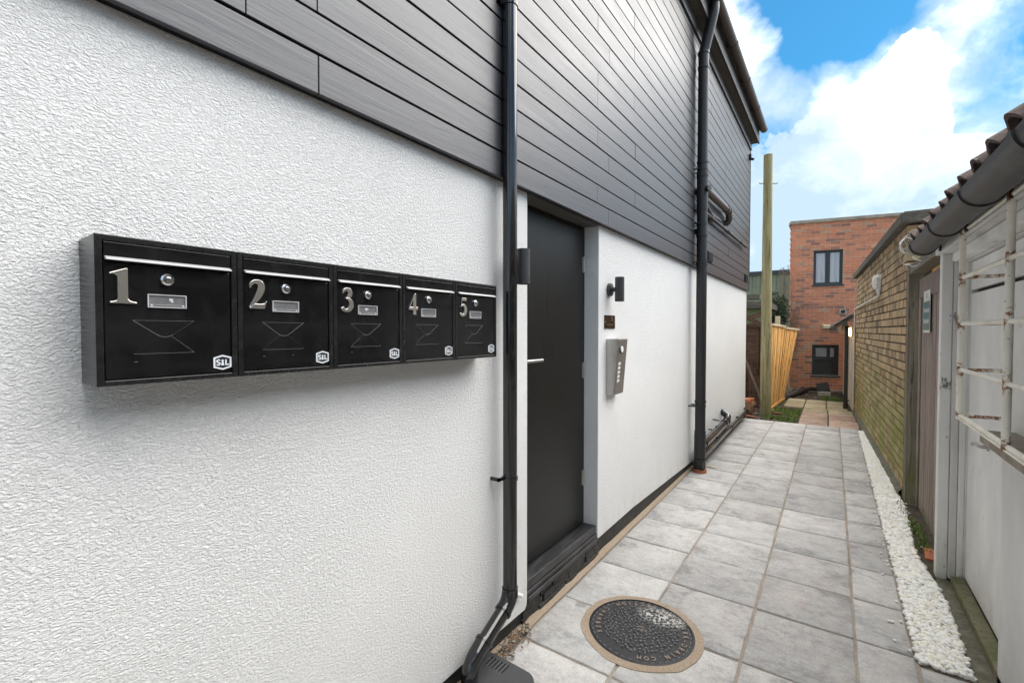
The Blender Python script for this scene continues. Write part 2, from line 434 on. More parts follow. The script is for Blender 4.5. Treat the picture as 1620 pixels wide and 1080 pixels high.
# weathered timber
def wood(name, cols, scale=(30, 30, 1.6), rough=.8, moss=0.0, depth=.002, hi=None):
    g = newmat(name); co = g.coords(); rn = g.rnd()
    off = g.node('ShaderNodeCombineXYZ', {0: g.math('MULTIPLY', rn, 13.0), 1: g.math('MULTIPLY', rn, 7.0), 2: g.math('MULTIPLY', rn, 23.0)})
    v = g.vmath('ADD', co, off)
    gr = g.noise(g.mapping(v, scale), 1.0, 7, .7, .5)
    big = g.noise(v, 3.0, 5, .6)
    c = g.ramp(gr, [(.25, cols[0]), (.5, cols[1]), (.78, cols[2])])
    crk = g.ramp(g.noise(g.mapping(v, tuple(q * 1.6 for q in scale)), 1.0, 3, .5, .8), [(.35, .8), (.42, 0)])
    c = g.mix(crk, c, tuple(q * .35 for q in cols[0]))
    tone = g.math('MULTIPLY_ADD', rn, .3, .85)
    c = g.vmath('MULTIPLY', c, g.node('ShaderNodeCombineXYZ', {0: tone, 1: tone, 2: tone}))
    if moss:
        z = g.node('ShaderNodeSeparateXYZ', {0: g.position()}).outputs[2]
        mm = g.math('MULTIPLY', g.node('ShaderNodeMapRange', {'Value': z, 'From Min': .9, 'From Max': 0.0, 'To Min': .10, 'To Max': 1}).outputs[0], g.ramp(big, [(.38, 0), (.62, 1)]))
        c = g.mix(g.math('MULTIPLY', mm, moss), c, (.085, .10, .018))
    g.principled(c, rough, g.bump(g.math('ADD', gr, g.math('MULTIPLY', g.noise(v, 20, 4), .3)), 1, depth))
wood('gate_timber', [(.14, .105, .09), (.28, .22, .195), (.42, .34, .30)], moss=.7)
wood('post_timber', [(.09, .075, .055), (.17, .145, .105), (.26, .225, .17)], moss=.8)
wood('pole_timber', [(.15, .125, .06), (.34, .295, .155), (.48, .425, .25)], (26, 26, 1.0), .85, moss=.75, depth=.006)
wood('orange_timber', [(.60, .29, .07), (.82, .47, .15), (.90, .62, .28)], (16, 16, 1.2), .7)
wood('brown_timber', [(.045, .026, .018), (.105, .062, .042), (.18, .11, .075)], (4, 4, 30), .85)
wood('stick_timber', [(.08, .055, .04), (.15, .11, .08), (.24, .19, .14)])
wood('rail_timber', [(.55, .45, .28), (.68, .58, .40), (.78, .70, .54)], (20, 2, 20))
# weathered white paint with knocks showing grey timber
def oldpaint(name, base, under, amt=.66, dirt=.5):
    g = newmat(name); co = g.position()
    chips = g.ramp(g.noise(g.mapping(co, (1, 1, .35)), 13, 8, .72), [(amt, 0), (amt + .03, 1)])
    big = g.noise(g.mapping(co, (1, 1, .5)), 3.0, 6, .62)
    c = g.ramp(big, [(.3, tuple(x * .80 for x in base)), (.65, base)])
    z = g.node('ShaderNodeSeparateXYZ', {0: co}).outputs[2]
    low = g.math('MULTIPLY', g.node('ShaderNodeMapRange', {'Value': z, 'From Min': .55, 'From Max': .0, 'To Min': 0, 'To Max': 1}).outputs[0], g.ramp(g.noise(co, 8, 6, .7), [(.3, .2), (.7, 1)]))
    c = g.mix(g.math('MULTIPLY', low, dirt), c, (.21, .19, .13))
    c = g.mix(chips, c, under)
    g.principled(c, .55, g.bump(g.math('SUBTRACT', g.math('MULTIPLY', g.noise(g.mapping(co, (40, 40, 3)), 1, 4), .5), chips), .8, .0015))
oldpaint('old_white_paint', (.80, .795, .77), (.17, .16, .15), .61)
oldpaint('old_grey_paint', (.66, .65, .63), (.24, .22, .20), .62, .6)
oldpaint('panel_paint', (.86, .855, .83), (.12, .11, .10), .655, .45)
oldpaint('block_paint', (.78, .775, .76), (.13, .125, .12), .65, .4)
g = newmat('rusty_white_steel'); co = g.position()
sx = g.node('ShaderNodeSeparateXYZ', {0: co})
dz = g.math('PINGPONG', g.math('SUBTRACT', sx.outputs[2], 1.143 - .2338 * 4), .1169)
dy = g.math('PINGPONG', g.math('SUBTRACT', sx.outputs[1], 3.225 - .773 * 6), .3865)
dj = g.math('SQRT', g.math('ADD', g.math('POWER', g.math('MULTIPLY', dz, .62), 2.0), g.math('POWER', dy, 2.0)))
near = g.node('ShaderNodeMapRange', {'Value': dj, 'From Min': .004, 'From Max': .052, 'To Min': .26, 'To Max': -.06}).outputs[0]
rs = g.ramp(g.math('ADD', g.noise(co, 26, 7, .75), near), [(.66, 0), (.74, 1)])
sp = g.ramp(g.noise(co, 70, 3, .6), [(.66, 0), (.7, 1)])
c = g.mix(g.ramp(g.noise(co, 6, 5), [(.4, 0), (.7, .7)]), (.90, .87, .78), (.74, .68, .57))
c = g.mix(rs, c, (.27, .115, .045)); c = g.mix(sp, c, (.13, .06, .03))
g.principled(c, .5, g.bump(g.noise(co, 120, 4), 1, .0012))
g = newmat('rust'); co = g.position()
c = g.ramp(g.noise(co, 60, 6, .7), [(.3, (.07, .028, .014)), (.55, (.26, .105, .035)), (.8, (.50, .30, .15))])
g.principled(c, .85, g.bump(g.noise(co, 140, 4), 1, .002))
g = newmat('old_gutter'); co = g.position()
n = g.noise(g.mapping(co, (1, .4, 1)), 9, 7, .7)
c = g.ramp(n, [(.3, (.030, .029, .030)), (.55, (.060, .058, .060)), (.8, (.15, .14, .135))])
g.principled(c, g.math('MULTIPLY_ADD', n, .4, .28), g.bump(n, .6, .0015))
g = newmat('roof_tile'); co = g.position()
n = g.noise(co, 14, 8, .7)
c = g.ramp(n, [(.3, (.045, .035, .032)), (.5, (.12, .085, .075)), (.72, (.22, .17, .15))])
c = g.mix(g.ramp(g.noise(co, 30, 4, .7), [(.6, 0), (.66, .8)]), c, (.34, .32, .26))
g.principled(c, .92, g.bump(g.noise(co, 50, 6, .75), 1, .008))
g = newmat('mossy_stone'); co = g.position()
n = g.noise(co, 18, 8, .75)
c = g.ramp(n, [(.3, (.055, .050, .036)), (.55, (.15, .14, .105)), (.8, (.27, .25, .20))])
c = g.mix(g.ramp(g.noise(co, 5, 6, .7), [(.5, 0), (.7, .7)]), c, (.10, .12, .04))
g.principled(c, .95, g.bump(n, 1, .008))
g = newmat('felt_edge'); co = g.position()
n = g.noise(g.mapping(co, (1, .6, 1)), 12, 7, .7)
c = g.ramp(n, [(.3, (.06, .055, .048)), (.6, (.135, .125, .105)), (.8, (.24, .21, .165))])
g.principled(c, .9, g.bump(n, 1, .005))
g = newmat('soil'); co = g.position()
n = g.noise(co, 16, 8, .75)
c = g.ramp(n, [(.3, (.03, .022, .015)), (.55, (.085, .065, .045)), (.8, (.17, .14, .10))])
c = g.mix(g.ramp(g.noise(co, 2.5, 5, .7), [(.5, 0), (.62, .6)]), c, (.055, .075, .02))
g.principled(c, .97, g.bump(n, 1, .03))
g = newmat('grass_blade'); co = g.position()
c = g.ramp(g.noise(co, 9, 4, .7), [(.3, (.06, .11, .015)), (.55, (.14, .21, .035)), (.8, (.26, .27, .07))])
g.principled(c, .6, None, Subsurface_Weight=0.0)
g = newmat('leaf_dark'); co = g.position()
c = g.ramp(g.noise(co, 7, 4, .7), [(.3, (.022, .045, .015)), (.6, (.045, .078, .025)), (.85, (.09, .12, .04))])
g.principled(c, .55)
simple('dead_twig', (.20, .155, .115), .9, None, .4, 6)
g = newmat('pebble_white'); t = g.node('ShaderNodeVertexColor', layer_name='tone').outputs[0]
co = g.position(); n = g.noise(co, 60, 4, .6)
g.principled(g.mix(1.0, t, g.ramp(n, [(.3, .88), (.7, 1.05)]), 'MULTIPLY'), .55, g.bump(n, .5, .001), Specular_IOR_Level=.35)
g = newmat('cast_iron'); co = g.position()
n = g.noise(co, 60, 5, .7)
c = g.ramp(n, [(.3, (.014, .014, .016)), (.7, (.036, .036, .039))])
v = g.vmath('SUBTRACT', co, (-.745, 2.50, .01))
d = g.vmath('LENGTH', g.vmath('MULTIPLY', v, (.8, 1.25, 1)), (0, 0, 0), out=1)
d = g.math('ADD', d, g.math('MULTIPLY', g.math('SUBTRACT', g.noise(co, 26, 5, .75), .5), .13))
lime = g.math('MULTIPLY', g.ramp(d, [(.065, 1), (.115, 0)]), g.ramp(g.noise(co, 75, 5, .75), [(.44, 0), (.54, 1)]))
c = g.mix(lime, c, (.48, .47, .44))
g.principled(c, g.math('MULTIPLY_ADD', lime, .35, .55), g.bump(n, .8, .003), Specular_IOR_Level=.35)
simple('iron_letter', (.22, .175, .145), .45, (80, .001), .3, 30)
simple('iron_stud', (.125, .123, .128), .40, (80, .001), .3, 40)
simple('clay', (.33, .105, .05), .7, (40, .002), .2)
simple('steel_green', (.20, .235, .165), .6, None, .12, 2)
simple('green_wall', (.17, .25, .12), .8, (20, .002), .2)
simple('window_frame', (.030, .036, .044), .4, None, .1)
simple('concrete', (.40, .38, .34), .9, (40, .003), .25)
simple('coping_stone', (.33, .29, .24), .9, (20, .006), .3, 6)
simple('bulkhead_white', (.80, .78, .72), .4, None, .05)
simple('bulkhead_cream', (.62, .55, .36), .45, None, .1)
simple('conduit_white', (.70, .68, .64), .5, None, .12)
simple('black_hopper', (.010, .010, .010), .5)
simple('hose_black', (.022, .022, .022), .45)
simple('sign_teal', (.055, .17, .19), .35, None, .15, 30)
simple('sign_white', (.74, .74, .68), .4, None, .06)
simple('wire_silver', (.50, .50, .48), .4, None, .1, Metallic=.6)
simple('blind_grey', (.30, .31, .32), .6, None, .1, 3)
simple('brick_orange', (.40, .13, .06), .9, (40, .003), .3)
simple('brick_buff', (.33, .21, .125), .9, (40, .003), .3)
simple('brick_brown', (.20, .085, .05), .9, (40, .003), .35)
g = newmat('window_glass')
co = g.position()
g.principled((.018, .021, .024), .04, g.bump(g.noise(co, 2.5, 2), .25, .004), Specular_IOR_Level=.9)
g = newmat('sky_reflect_glass'); co = g.position()  # bright reflection in the upper panes painted as a pale base colour
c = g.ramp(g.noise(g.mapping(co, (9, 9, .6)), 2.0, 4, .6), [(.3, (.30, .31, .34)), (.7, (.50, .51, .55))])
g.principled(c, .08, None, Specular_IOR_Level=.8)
g = newmat('lit_glass'); p = g.principled((.9, .8, .6), .4); p.inputs['Emission Color'].default_value = (1, .62, .26, 1); p.inputs['Emission Strength'].default_value = 3.2
g = newmat('asphalt'); co = g.position(); n = g.noise(co, 90, 4, .7)
g.principled(g.ramp(n, [(.3, (.05, .048, .045)), (.7, (.11, .105, .10))]), .9, g.bump(n, 1, .004))

# ------------------------------------------------------------------ ground
def struct(o): o['kind'] = 'structure'; return o
mb = MB(); mb.sheet([(-150, -150, -.045), (150, -150, -.045), (150, 250, -.045), (-150, 250, -.045)])
struct(mb.build('ground', M['soil']))
ys = [-1.2, -.75, -.30, .15, .60, 1.05, 1.49, 1.94, 2.388, 2.898, 3.348, 3.795, 4.243, 4.69, 5.125, 5.55, 6.0, 6.42, 6.88, 7.32, 7.76, 8.21, 8.72, 9.155]
mb = MB()
mb.sheet([(-1.42, -3, -.0075), (.75, -3, -.0075), (.75, 2.83, -.0075), (.36, 2.83, -.0075), (.36, 9.16, -.0075), (-1.36, 9.16, -.0075)])
path = struct(mb.build('path', M['joint_mortar']))
cols = [(-1.288, -.812), (-.812, -.340), (-.340, .114), (.114, .347)]
def slab(parent, x0, x1, y0, y1, mat, gap=.006, top=0.0, th=.03):
    cx, cy = (x0 + x1) / 2, (y0 + y1) / 2
    hx, hy = (x1 - x0) / 2 - gap, (y1 - y0) / 2 - gap
    m = MB()
    # slightly irregular hand-cast outline
    pts = []
    n = 6
    for i in range(n): pts.append((-hx + 2 * hx * i / n, -hy))
    for i in range(n): pts.append((hx, -hy + 2 * hy * i / n))
    for i in range(n): pts.append((hx - 2 * hx * i / n, hy))
    for i in range(n): pts.append((-hx, hy - 2 * hy * i / n))
    pts = [(x + random.uniform(-.0022, .0022), y + random.uniform(-.0022, .0022)) for x, y in pts]
    rot = random.uniform(-.003, .003)
    tilt = [random.uniform(-.0018, .0018) for _ in range(3)]
    N = len(pts)
    zt = lambda x, y: tilt[0] + tilt[1] * x / hx + tilt[2] * y / hy
    vs = [(x, y, -th) for x, y in pts] + [(x, y, zt(x, y) - .004) for x, y in pts] + [(x * (1 - .0045 / hx), y * (1 - .0045 / hy), zt(x, y)) for x, y in pts]
    fs = []
    for k in range(2):
        for i in range(N):
            a, b = k * N + i, k * N + (i + 1) % N
            fs.append((a, b, b + N, a + N))
    fs.append(tuple(range(2 * N, 3 * N)))
    m.add(vs, fs)
    me = m.mesh('paving_slab', mat); smooth_mesh(me, 50)
    o = mesh_obj('paving_slab', me, parent, (cx, cy, top), rot)
    return o
for j in range(len(ys) - 1):
    for ci, (x0, x1) in enumerate(cols):
        dy = random.uniform(-.004, .004)
        if ci == 0 and ys[j] > 9.5: continue
        slab(path, x0, x1, ys[j], ys[j + 1], M['grey_paving'], gap=.0065)
    if ys[j + 1] < 2.85 + .1:
        slab(path, .350, .60, ys[j], min(ys[j + 1], 2.83), M['grey_paving'])
# sand-cement fillet between wall and slabs
mb = MB()
N = 90; vs = []; fs = []
for i in range(N + 1):
    y = -3 + i * 12.15 / N
    xr = -1.292 + .004 * (y - 1) * 0 + .008 * mnoise.noise(Vector((y * 3, 0, 0)))
    vs += [(-1.40, y, .012), (-1.335 + .010 * mnoise.noise(Vector((y * 5, 3, 0))), y, .013 + .006 * mnoise.noise(Vector((y * 6, 1, 0)))), (xr, y, .003)]
for i in range(N):
    for k in range(2): a = i * 3 + k; fs.append((a, a + 1, a + 4, a + 3))
mb.add(vs, fs)
struct(mb.build('path_mortar_edge', M['mortar'], smooth=True, angle=60))

# old slabs, soil and lawn beyond the new path
mb = MB(); mb.sheet([(-.50, 9.17, -.03), (.42, 9.17, -.03), (.40, 11.0, -.03), (.34, 12.65, -.03), (-.90, 12.65, -.03), (-.90, 11.0, -.03), (-.50, 11.0, -.03)])
oldp = struct(mb.build('old_path', M['soil']))
for (x0, x1, y0, y1, m) in [(-.475, -.045, 9.175, 9.93, 'old_pink_paving'), (-.04, .385, 9.175, 9.93, 'old_pink_paving'), (-.475, -.05, 9.94, 10.56, 'old_pink_paving'), (-.045, .365, 9.94, 10.56, 'old_pink_paving'),
                            (-.475, -.06, 10.57, 11.2, 'old_buff_paving'), (-.055, .345, 10.57, 11.2, 'old_buff_paving'), (-.84, -.48, 11.21, 11.9, 'old_buff_paving'), (-.475, -.09, 11.21, 11.9, 'old_buff_paving'), (-.085, .27, 11.21, 11.9, 'old_buff_paving'),
                            (-.84, -.48, 11.91, 12.6, 'old_buff_paving'), (-.475, -.10, 11.91, 12.6, 'old_buff_paving'), (-.095, .245, 11.91, 12.6, 'old_buff_paving')]:
    slab(oldp, x0, x1, y0, y1, M[m], gap=.008, top=-.012)

def tufts(name, regions, count, hmin, hmax, mat, label, cat, parent=None):
    m = MB()
    for _ in range(count):
        rg = random.choice(regions); x = random.uniform(rg[0], rg[1]); y = random.uniform(rg[2], rg[3]); z0 = rg[4] if len(rg) > 4 else -.04
        if mnoise.noise(Vector((x * 4, y * 4, 1))) < -.18: continue
        h = random.uniform(hmin, hmax); a = random.uniform(0, 6.283); w = random.uniform(.002, .005)
        lx, ly = math.cos(a) * h * random.uniform(.1, .9), math.sin(a) * h * random.uniform(.1, .9)
        px_, py_ = -math.sin(a) * w, math.cos(a) * w
        m.add([(x - px_, y - py_, z0), (x + px_, y + py_, z0), (x + lx * .5 + px_ * .8, y + ly * .5 + py_ * .8, z0 + h * .65), (x + lx * .5 - px_ * .8, y + ly * .5 - py_ * .8, z0 + h * .65), (x + lx, y + ly, z0 + h)], [(0, 1, 2, 3), (3, 2, 4)])
    o = m.build(name, mat, parent); tag(o, label, cat, kind='stuff'); return o
tufts('grass', [(-1.0, -.49, 9.2, 10.9), (-.95, -.5, 9.5, 10.8), (-.2, .3, 12.65, 13.2)], 12000, .02, .075, M['grass_blade'], 'patchy short grass beside the old slabs near the pole', 'grass')
# small leaf litter and rubble on the soil
mb = MB()
for _ in range(900):
    x, y = (random.uniform(-.95, .25), random.uniform(12.65, 14.9)) if random.random() < .75 else (random.uniform(-1.28, -.5), random.uniform(9.17, 10.6))
    s_ = random.uniform(.008, .04); a = random.uniform(0, 3)
    mb.T = Matrix.Translation((x, y, -.03)) @ Matrix.Rotation(a, 4, 'Z') @ Matrix.Rotation(random.uniform(-.6, .6), 4, 'X')
    mb.box(-s_, s_, -s_ * .5, s_ * .5, 0, s_ * random.uniform(.2, .7))
mb.T = Matrix()
tag(mb.build('rubble', M['stick_timber']), 'dead leaves and crumbs of rubble on the soil below the red wall', 'rubble', kind='stuff')

# ------------------------------------------------------------------ white gravel strip
def ico():
    t = (1 + 5 ** .5) / 2
    v = [Vector(p).normalized() for p in [(-1, t, 0), (1, t, 0), (-1, -t, 0), (1, -t, 0), (0, -1, t), (0, 1, t), (0, -1, -t), (0, 1, -t), (t, 0, -1), (t, 0, 1), (-t, 0, -1), (-t, 0, 1)]]
    f = [(0, 11, 5), (0, 5, 1), (0, 1, 7), (0, 7, 10), (0, 10, 11), (1, 5, 9), (5, 11, 4), (11, 10, 2), (10, 7, 6), (7, 1, 8), (3, 9, 4), (3, 4, 2), (3, 2, 6), (3, 6, 8), (3, 8, 9), (4, 9, 5), (2, 4, 11), (6, 2, 10), (8, 6, 7), (9, 8, 1)]
    return v, f
def subdiv(v, f):
    v = list(v); cache = {}; nf = []
    def mid(a, b):
        k = (min(a, b), max(a, b))
        if k not in cache: cache[k] = len(v); v.append(((v[a] + v[b]) / 2).normalized())
        return cache[k]
    for a, b, c in f:
        ab, bc, ca = mid(a, b), mid(b, c), mid(c, a)
        nf += [(a, ab, ca), (b, bc, ab), (c, ca, bc), (ab, bc, ca)]
    return v, nf
IC0 = ico(); IC1 = subdiv(*IC0)
def gravel_right(y):
    t = [(2.84, .545), (3.54, .562), (3.9, .535), (4.3, .495), (4.9, .53), (5.3, .545), (5.65, .535), (7.0, .50), (8.0, .465), (9.2, .43)]
    for (a, xa), (b, xb) in zip(t, t[1:]):
        if a <= y <= b: return xa + (xb - xa) * (y - a) / (b - a)
    return .5
mb = MB(); cnt = 0
protos = []
for k in range(14):
    base = IC1
    vs = []
    for v in base[0]:
        n_ = 1 + .26 * mnoise.noise(v * 1.3 + Vector((k * 5.1, 0, 0)))
        vs.append(v * n_)
    protos.append(vs)
y = 2.86
sizes = []
while y < 8.96:
    xr = gravel_right(y)
    dens = 8
    for _ in range(dens):
        x = random.uniform(.356, xr)
        e = random.random()
        s_ = random.uniform(.0065, .0135) if e > .12 else random.uniform(.0135, .019)
        z = random.uniform(-.004, .014)
        q = Matrix.Translation((x, y + random.uniform(-.006, .006), z)) @ Matrix.Rotation(random.uniform(0, 6.28), 4, 'Z') @ Matrix.Rotation(random.uniform(-.5, .5), 4, 'X') @ Matrix.Diagonal((s_ * random.uniform(1.0, 1.45), s_, s_ * random.uniform(.55, .85), 1))
        tt = random.uniform(.88, .98); ye = random.random() ** 3 * .16
        mb.cur = (tt * .90, tt * (.895 - ye * .25), tt * (.87 - ye))
        mb.T = q; mb.add(random.choice(protos), IC1[1] if y < 6.5 else IC1[1])
    if random.random() < .06:
        mb.T = Matrix.Translation((random.uniform(.27, .35) if random.random() < .6 else random.uniform(.50, .58), y, .006)) @ Matrix.Rotation(random.uniform(0, 6), 4, 'Z') @ Matrix.Diagonal((.009, .007, .006, 1)); mb.add(random.choice(protos), IC1[1])
    y += .0042
mb.T = Matrix(); mb.cur = None
me = mb.mesh('gravel', M['pebble_white']); me.polygons.foreach_set('use_smooth', [True] * len(me.polygons))
gravel = mesh_obj('gravel', me); tag(gravel, 'strip of white pebbles between the grey slabs and the old walls', 'gravel', kind='stuff')
mb = MB(); mb.sheet([(.35, 2.83, -.012), (.66, 2.83, -.012), (.66, 9.1, -.012), (.35, 9.1, -.012)])
struct(mb.build('gravel_bed', M['joint_mortar']))

# ------------------------------------------------------------------ manhole
MC = (-.809, 2.338)
man = thing('manhole_cover', 'round black cast iron manhole cover set in a tan mortar ring in the slabs', 'manhole cover', (MC[0], MC[1], 0))
def ring(m, r0, r1, z0, z1, n=96, wob=0):
    vs = []
    for i in range(n):
        a = 2 * math.pi * i / n; w = wob * mnoise.noise(Vector((math.cos(a) * 3, math.sin(a) * 3, 2)))
        for r_, z_ in ((r0, z0), (r0, z1), (r1 + w, z1 * .5), (r1 + w, z0)):
            vs.append((math.cos(a) * r_, math.sin(a) * r_, z_))
    fs = []
    for i in range(n):
        for k in range(3): a = i * 4 + k; b = ((i + 1) % n) * 4 + k; fs.append((a, b, b + 1, a + 1))
    m.add(vs, fs)
mb = MB(); ring(mb, .268, .308, -.01, .006, wob=.012); mb.build('mortar_ring', M['mortar'], man, smooth=True, angle=50)
mb = MB(); ring(mb, .258, .2695, -.01, .0095); mb.build('rim', M['cast_iron'], man)
mb = MB(); mb.cyl((0, 0, -.012), (0, 0, .005), .257, n=96); mb.build('cover_plate', M['cast_iron'], man)
mb = MB()
def stud_ok(x, y):
    return True
random.seed(12)
pts = []
tries = 0
while len(pts) < 210 and tries < 60000:
    tries += 1
    a = random.uniform(0, 6.283); r_ = .190 * math.sqrt(random.random())
    x, y = math.cos(a) * r_, math.sin(a) * r_
    if all((x - p[0]) ** 2 + (y - p[1]) ** 2 > .0185 ** 2 for p in pts): pts.append((x, y))
for x, y in pts:
    a = random.choice([0, .5, 1.0, 1.57, 2.2, 2.7]) + random.uniform(-.15, .15)
    l, w = random.uniform(.0065, .0095), random.uniform(.0035, .0055)
    mb.T = Matrix.Translation((x, y, 0)) @ Matrix.Rotation(a, 4, 'Z')
    mb.add([(-l, -w, .005), (l, -w, .005), (l, w, .005), (-l, w, .005), (-l * .75, -w * .65, .0118), (l * .75, -w * .65, .0118), (l * .75, w * .65, .0118), (-l * .75, w * .65, .0118)], [(0, 1, 5, 4), (1, 2, 6, 5), (2, 3, 7, 6), (3, 0, 4, 7), (4, 5, 6, 7)])
mb.T = Matrix()
for k in range(44):
    a = 2 * math.pi * k / 44
    mb.T = Matrix.Rotation(a, 4, 'Z') @ Matrix.Translation((.248, 0, 0))
    mb.add([(-.003, -.008, .005), (.003, -.008, .005), (.003, .008, .005), (-.003, .008, .005), (-.002, -.006, .0075), (.002, -.006, .0075), (.002, .006, .0075), (-.002, .006, .0075)], [(0, 1, 5, 4), (1, 2, 6, 5), (2, 3, 7, 6), (3, 0, 4, 7), (4, 5, 6, 7)])
st = mb.build('tread_stud', M['iron_stud'], man); st['kind'] = 'stuff'
mb = MB()
def arc_text(txt, a0, step, r_, outward):
    for i, ch in enumerate(txt):
        if ch == ' ': continue
        a = R(a0 + step * i)
        vs, fs = text_geo(ch, .036, .0014, .0008); m = MB()
        rot = a - math.pi / 2 if outward else a + math.pi / 2
        m.T = Matrix.Translation((math.cos(a) * r_, math.sin(a) * r_, .0078)) @ Matrix.Rotation(rot, 4, 'Z') @ Matrix.Diagonal((.8, 1, 1, 1))
        m.add(vs, fs); m.build('letter', M['iron_letter'], man)
mb.T = Matrix()
arc_text('INSPECTION', 62, 9.0, .222, False)
arc_text('CHAMBER', 164, 9.4, .222, False)
arc_text('CLARK-DRAIN.COM', 52, -8.9, .222, True)
for s_ in (-1, 1):
    mb = MB(); mb.T = Matrix.Rotation(.5, 4, 'Z'); mb.box(-.02, .02, s_ * .012 - .003, s_ * .012 + .003, .004, .0095); mb.build('lifting_slot', M['iron_letter'], man)

# ------------------------------------------------------------------ white building with dark boarding
LROT = -.005; LP = Vector((-1.33, 1.0, 0))
def LB(x, y, z):
    d = Vector((x, y, z)) - LP
    return LP + Matrix.Rotation(LROT, 3, 'Z') @ d
bld = thing('white_building', 'white rendered building with dark grey timber boarding above the alley', 'building', tuple(LP), LROT)
def LT(mb): mb.T = Matrix.Translation(-LP); return mb      # build in alley coordinates, parented to the building
YE = 9.25
# rendered wall: near part with a rounded bell-cast foot, far part, head over the door
mb = LT(MB()); mb.prism([(-4, .075), (1.78, .092), (2.015, .088), (2.032, .105), (2.036, .135), (2.036, 2.30), (-4, 2.30)], 'x', -1.60, -1.33)
mb.build('render_wall', M['white_render'], bld, bevel=.004)
mb = LT(MB()); mb.prism([(2.925, .128), (3.6, .132), (5.5, .070), (YE, .045), (YE, 2.30), (2.925, 2.30)], 'x', -1.60, -1.33)
mb.build('render_wall', M['white_render'], bld, bevel=.004)
mb = LT(MB()); mb.box(-1.62, -1.327, 2.037, 2.924, 2.292, 2.42); mb.build('door_head', M['soffit_brown'], bld)
# rest of the body
mb = LT(MB()); mb.box(-7.5, -1.61, -4, YE - .01, 0, 4.93); mb.build('body', M['white_render'], bld)
mb = LT(MB()); mb.box(-1.608, -1.60 + .002, 2.03, 2.93, 0, 2.29); mb.build('door_backing', M['cladding_shadow'], bld)
# bitumen plinth
mb = LT(MB())
mb.box(-1.59, -1.350, -4, 2.036, -.04, .075); mb.box(-1.59, -1.346, 2.925, YE - .005, -.04, .128)
mb.build('plinth', M['bitumen'], bld)
# rough slate courses below the step
random.seed(4)
mb = LT(MB())
for lay in range(3):
    y = 2.0
    while y < 2.96:
        w = random.uniform(.12, .32); y1 = min(y + w, 2.97)
        x1 = -1.342 + random.uniform(0, .006) + .003 * (2 - lay)
        z0 = .0 + lay * .038; z1 = z0 + .038 - random.uniform(.002, .007)
        mb.prism([(-1.45, y), (x1, y + random.uniform(0, .01)), (x1 + random.uniform(-.01, .01), (y + y1) / 2), (x1 + random.uniform(-.008, .006), y1 - .004), (-1.45, y1 - .004)], 'z', z0, z1)
        y = y1
mb.build('step_slate', M['bitumen'], bld, bevel=.003)
# threshold boards
mb = LT(MB()); mb.box(-1.46, -1.340, 2.038, 2.923, .172, .222); mb.build('threshold', M['threshold_paint'], bld, bevel=.004)
mb = LT(MB()); mb.box(-1.46, -1.333, 2.038, 2.923, .146, .168); mb.build('threshold', M['threshold_paint'], bld, bevel=.003)
mb = LT(MB()); mb.box(-1.46, -1.322, 2.040, 2.921, .118, .142); mb.build('threshold', M['threshold_paint'], bld, bevel=.003)
# door and frame
mb = LT(MB()); mb.box(-1.475, -1.430, 2.066, 2.890, .232, 2.262)
door = mb.build('door', M['door_paint'], bld, bevel=.002)
mb = LT(MB()); mb.box(-1.50, -1.436, 2.038, 2.062, .224, 2.290); mb.box(-1.50, -1.436, 2.895, 2.923, .224, 2.290); mb.box(-1.50, -1.436, 2.062, 2.895, 2.266, 2.290)
mb.build('door_frame', M['door_paint'], bld, bevel=.002)
for hz in (2.03, 1.30, .55):
    mb = LT(MB()); mb.cyl((-1.424, 2.893, hz - .055), (-1.424, 2.893, hz + .055), .0075, n=10); mb.box(-1.432, -1.4285, 2.876, 2.889, hz - .05, hz + .05)
    for q in (-.036, .036): mb.cyl((-1.424, 2.893, hz + q - .002), (-1.424, 2.893, hz + q + .002), .0095, n=10)
    mb.build('hinge', M['steel_side'], door, smooth=True)
mb = LT(MB()); mb.cyl((-1.43, 2.108, 1.405), (-1.422, 2.108, 1.405), .026, n=24)
mb.tube(arc_path([(-1.425, 2.108, 1.405), (-1.375, 2.108, 1.405), (-1.375, 2.262, 1.405)], .03), .0098, 14)
mb.build('handle', M['brushed_steel'], door, smooth=True)
# cladding
mb = LT(MB()); mb.box(-1.34, -1.318, -4, YE - .002, 2.301, 4.93); mb.build('cladding_backing', M['cladding_shadow'], bld)
PITCH = .1225; Z0 = 2.295
random.seed(21)
jn = {0: [.82, 2.99, 4.88, 7.6], 1: [.61, 2.81, 5.9, 8.2], 2: [.818, 3.50, 6.2], 3: [-.6, 2.997, 4.9, 7.3], 4: [.2, 2.81, 5.5, 8.2], 5: [1.0, 3.5, 4.9, 7.3]}
for k in range(22):
    js = jn.get(k)
    if js is None:
        js = sorted({random.choice([-1.2, .3, .9]), random.choice([2.81, 3.0, 3.47]), random.choice([4.88, 4.9, 5.6, 6.1]), random.choice([7.0, 7.35, 7.9])})
    z0 = Z0 + k * PITCH; z1 = z0 + PITCH - .0086
    if z1 > 4.935: z1 = 4.935
    e = [-3.9] + js + [YE]
    for a, b in zip(e, e[1:]):
        m = MB(); L_ = (b - a) / 2 - .0012; fx = random.uniform(-.0012, .0012)
        m.box(-.009, .009 + fx, -L_, L_, -(z1 - z0) / 2, (z1 - z0) / 2)
        o = m.build('cladding_board', M['cladding_paint'], bld, bevel=.0018, loc=tuple(Vector((-1.299, (a + b) / 2, (z0 + z1) / 2)) - LP))
mb = LT(MB()); mb.box(-1.31, -1.286, YE, YE + .02, 2.29, 4.93); mb.build('corner_trim', M['cladding_paint'], bld)
# narrow frieze boards under the eave
mb = LT(MB()); mb.box(-1.288, -1.268, -4, YE + .01, 4.80, 4.935); mb.build('frieze_board', M['cladding_paint'], bld, bevel=.002)
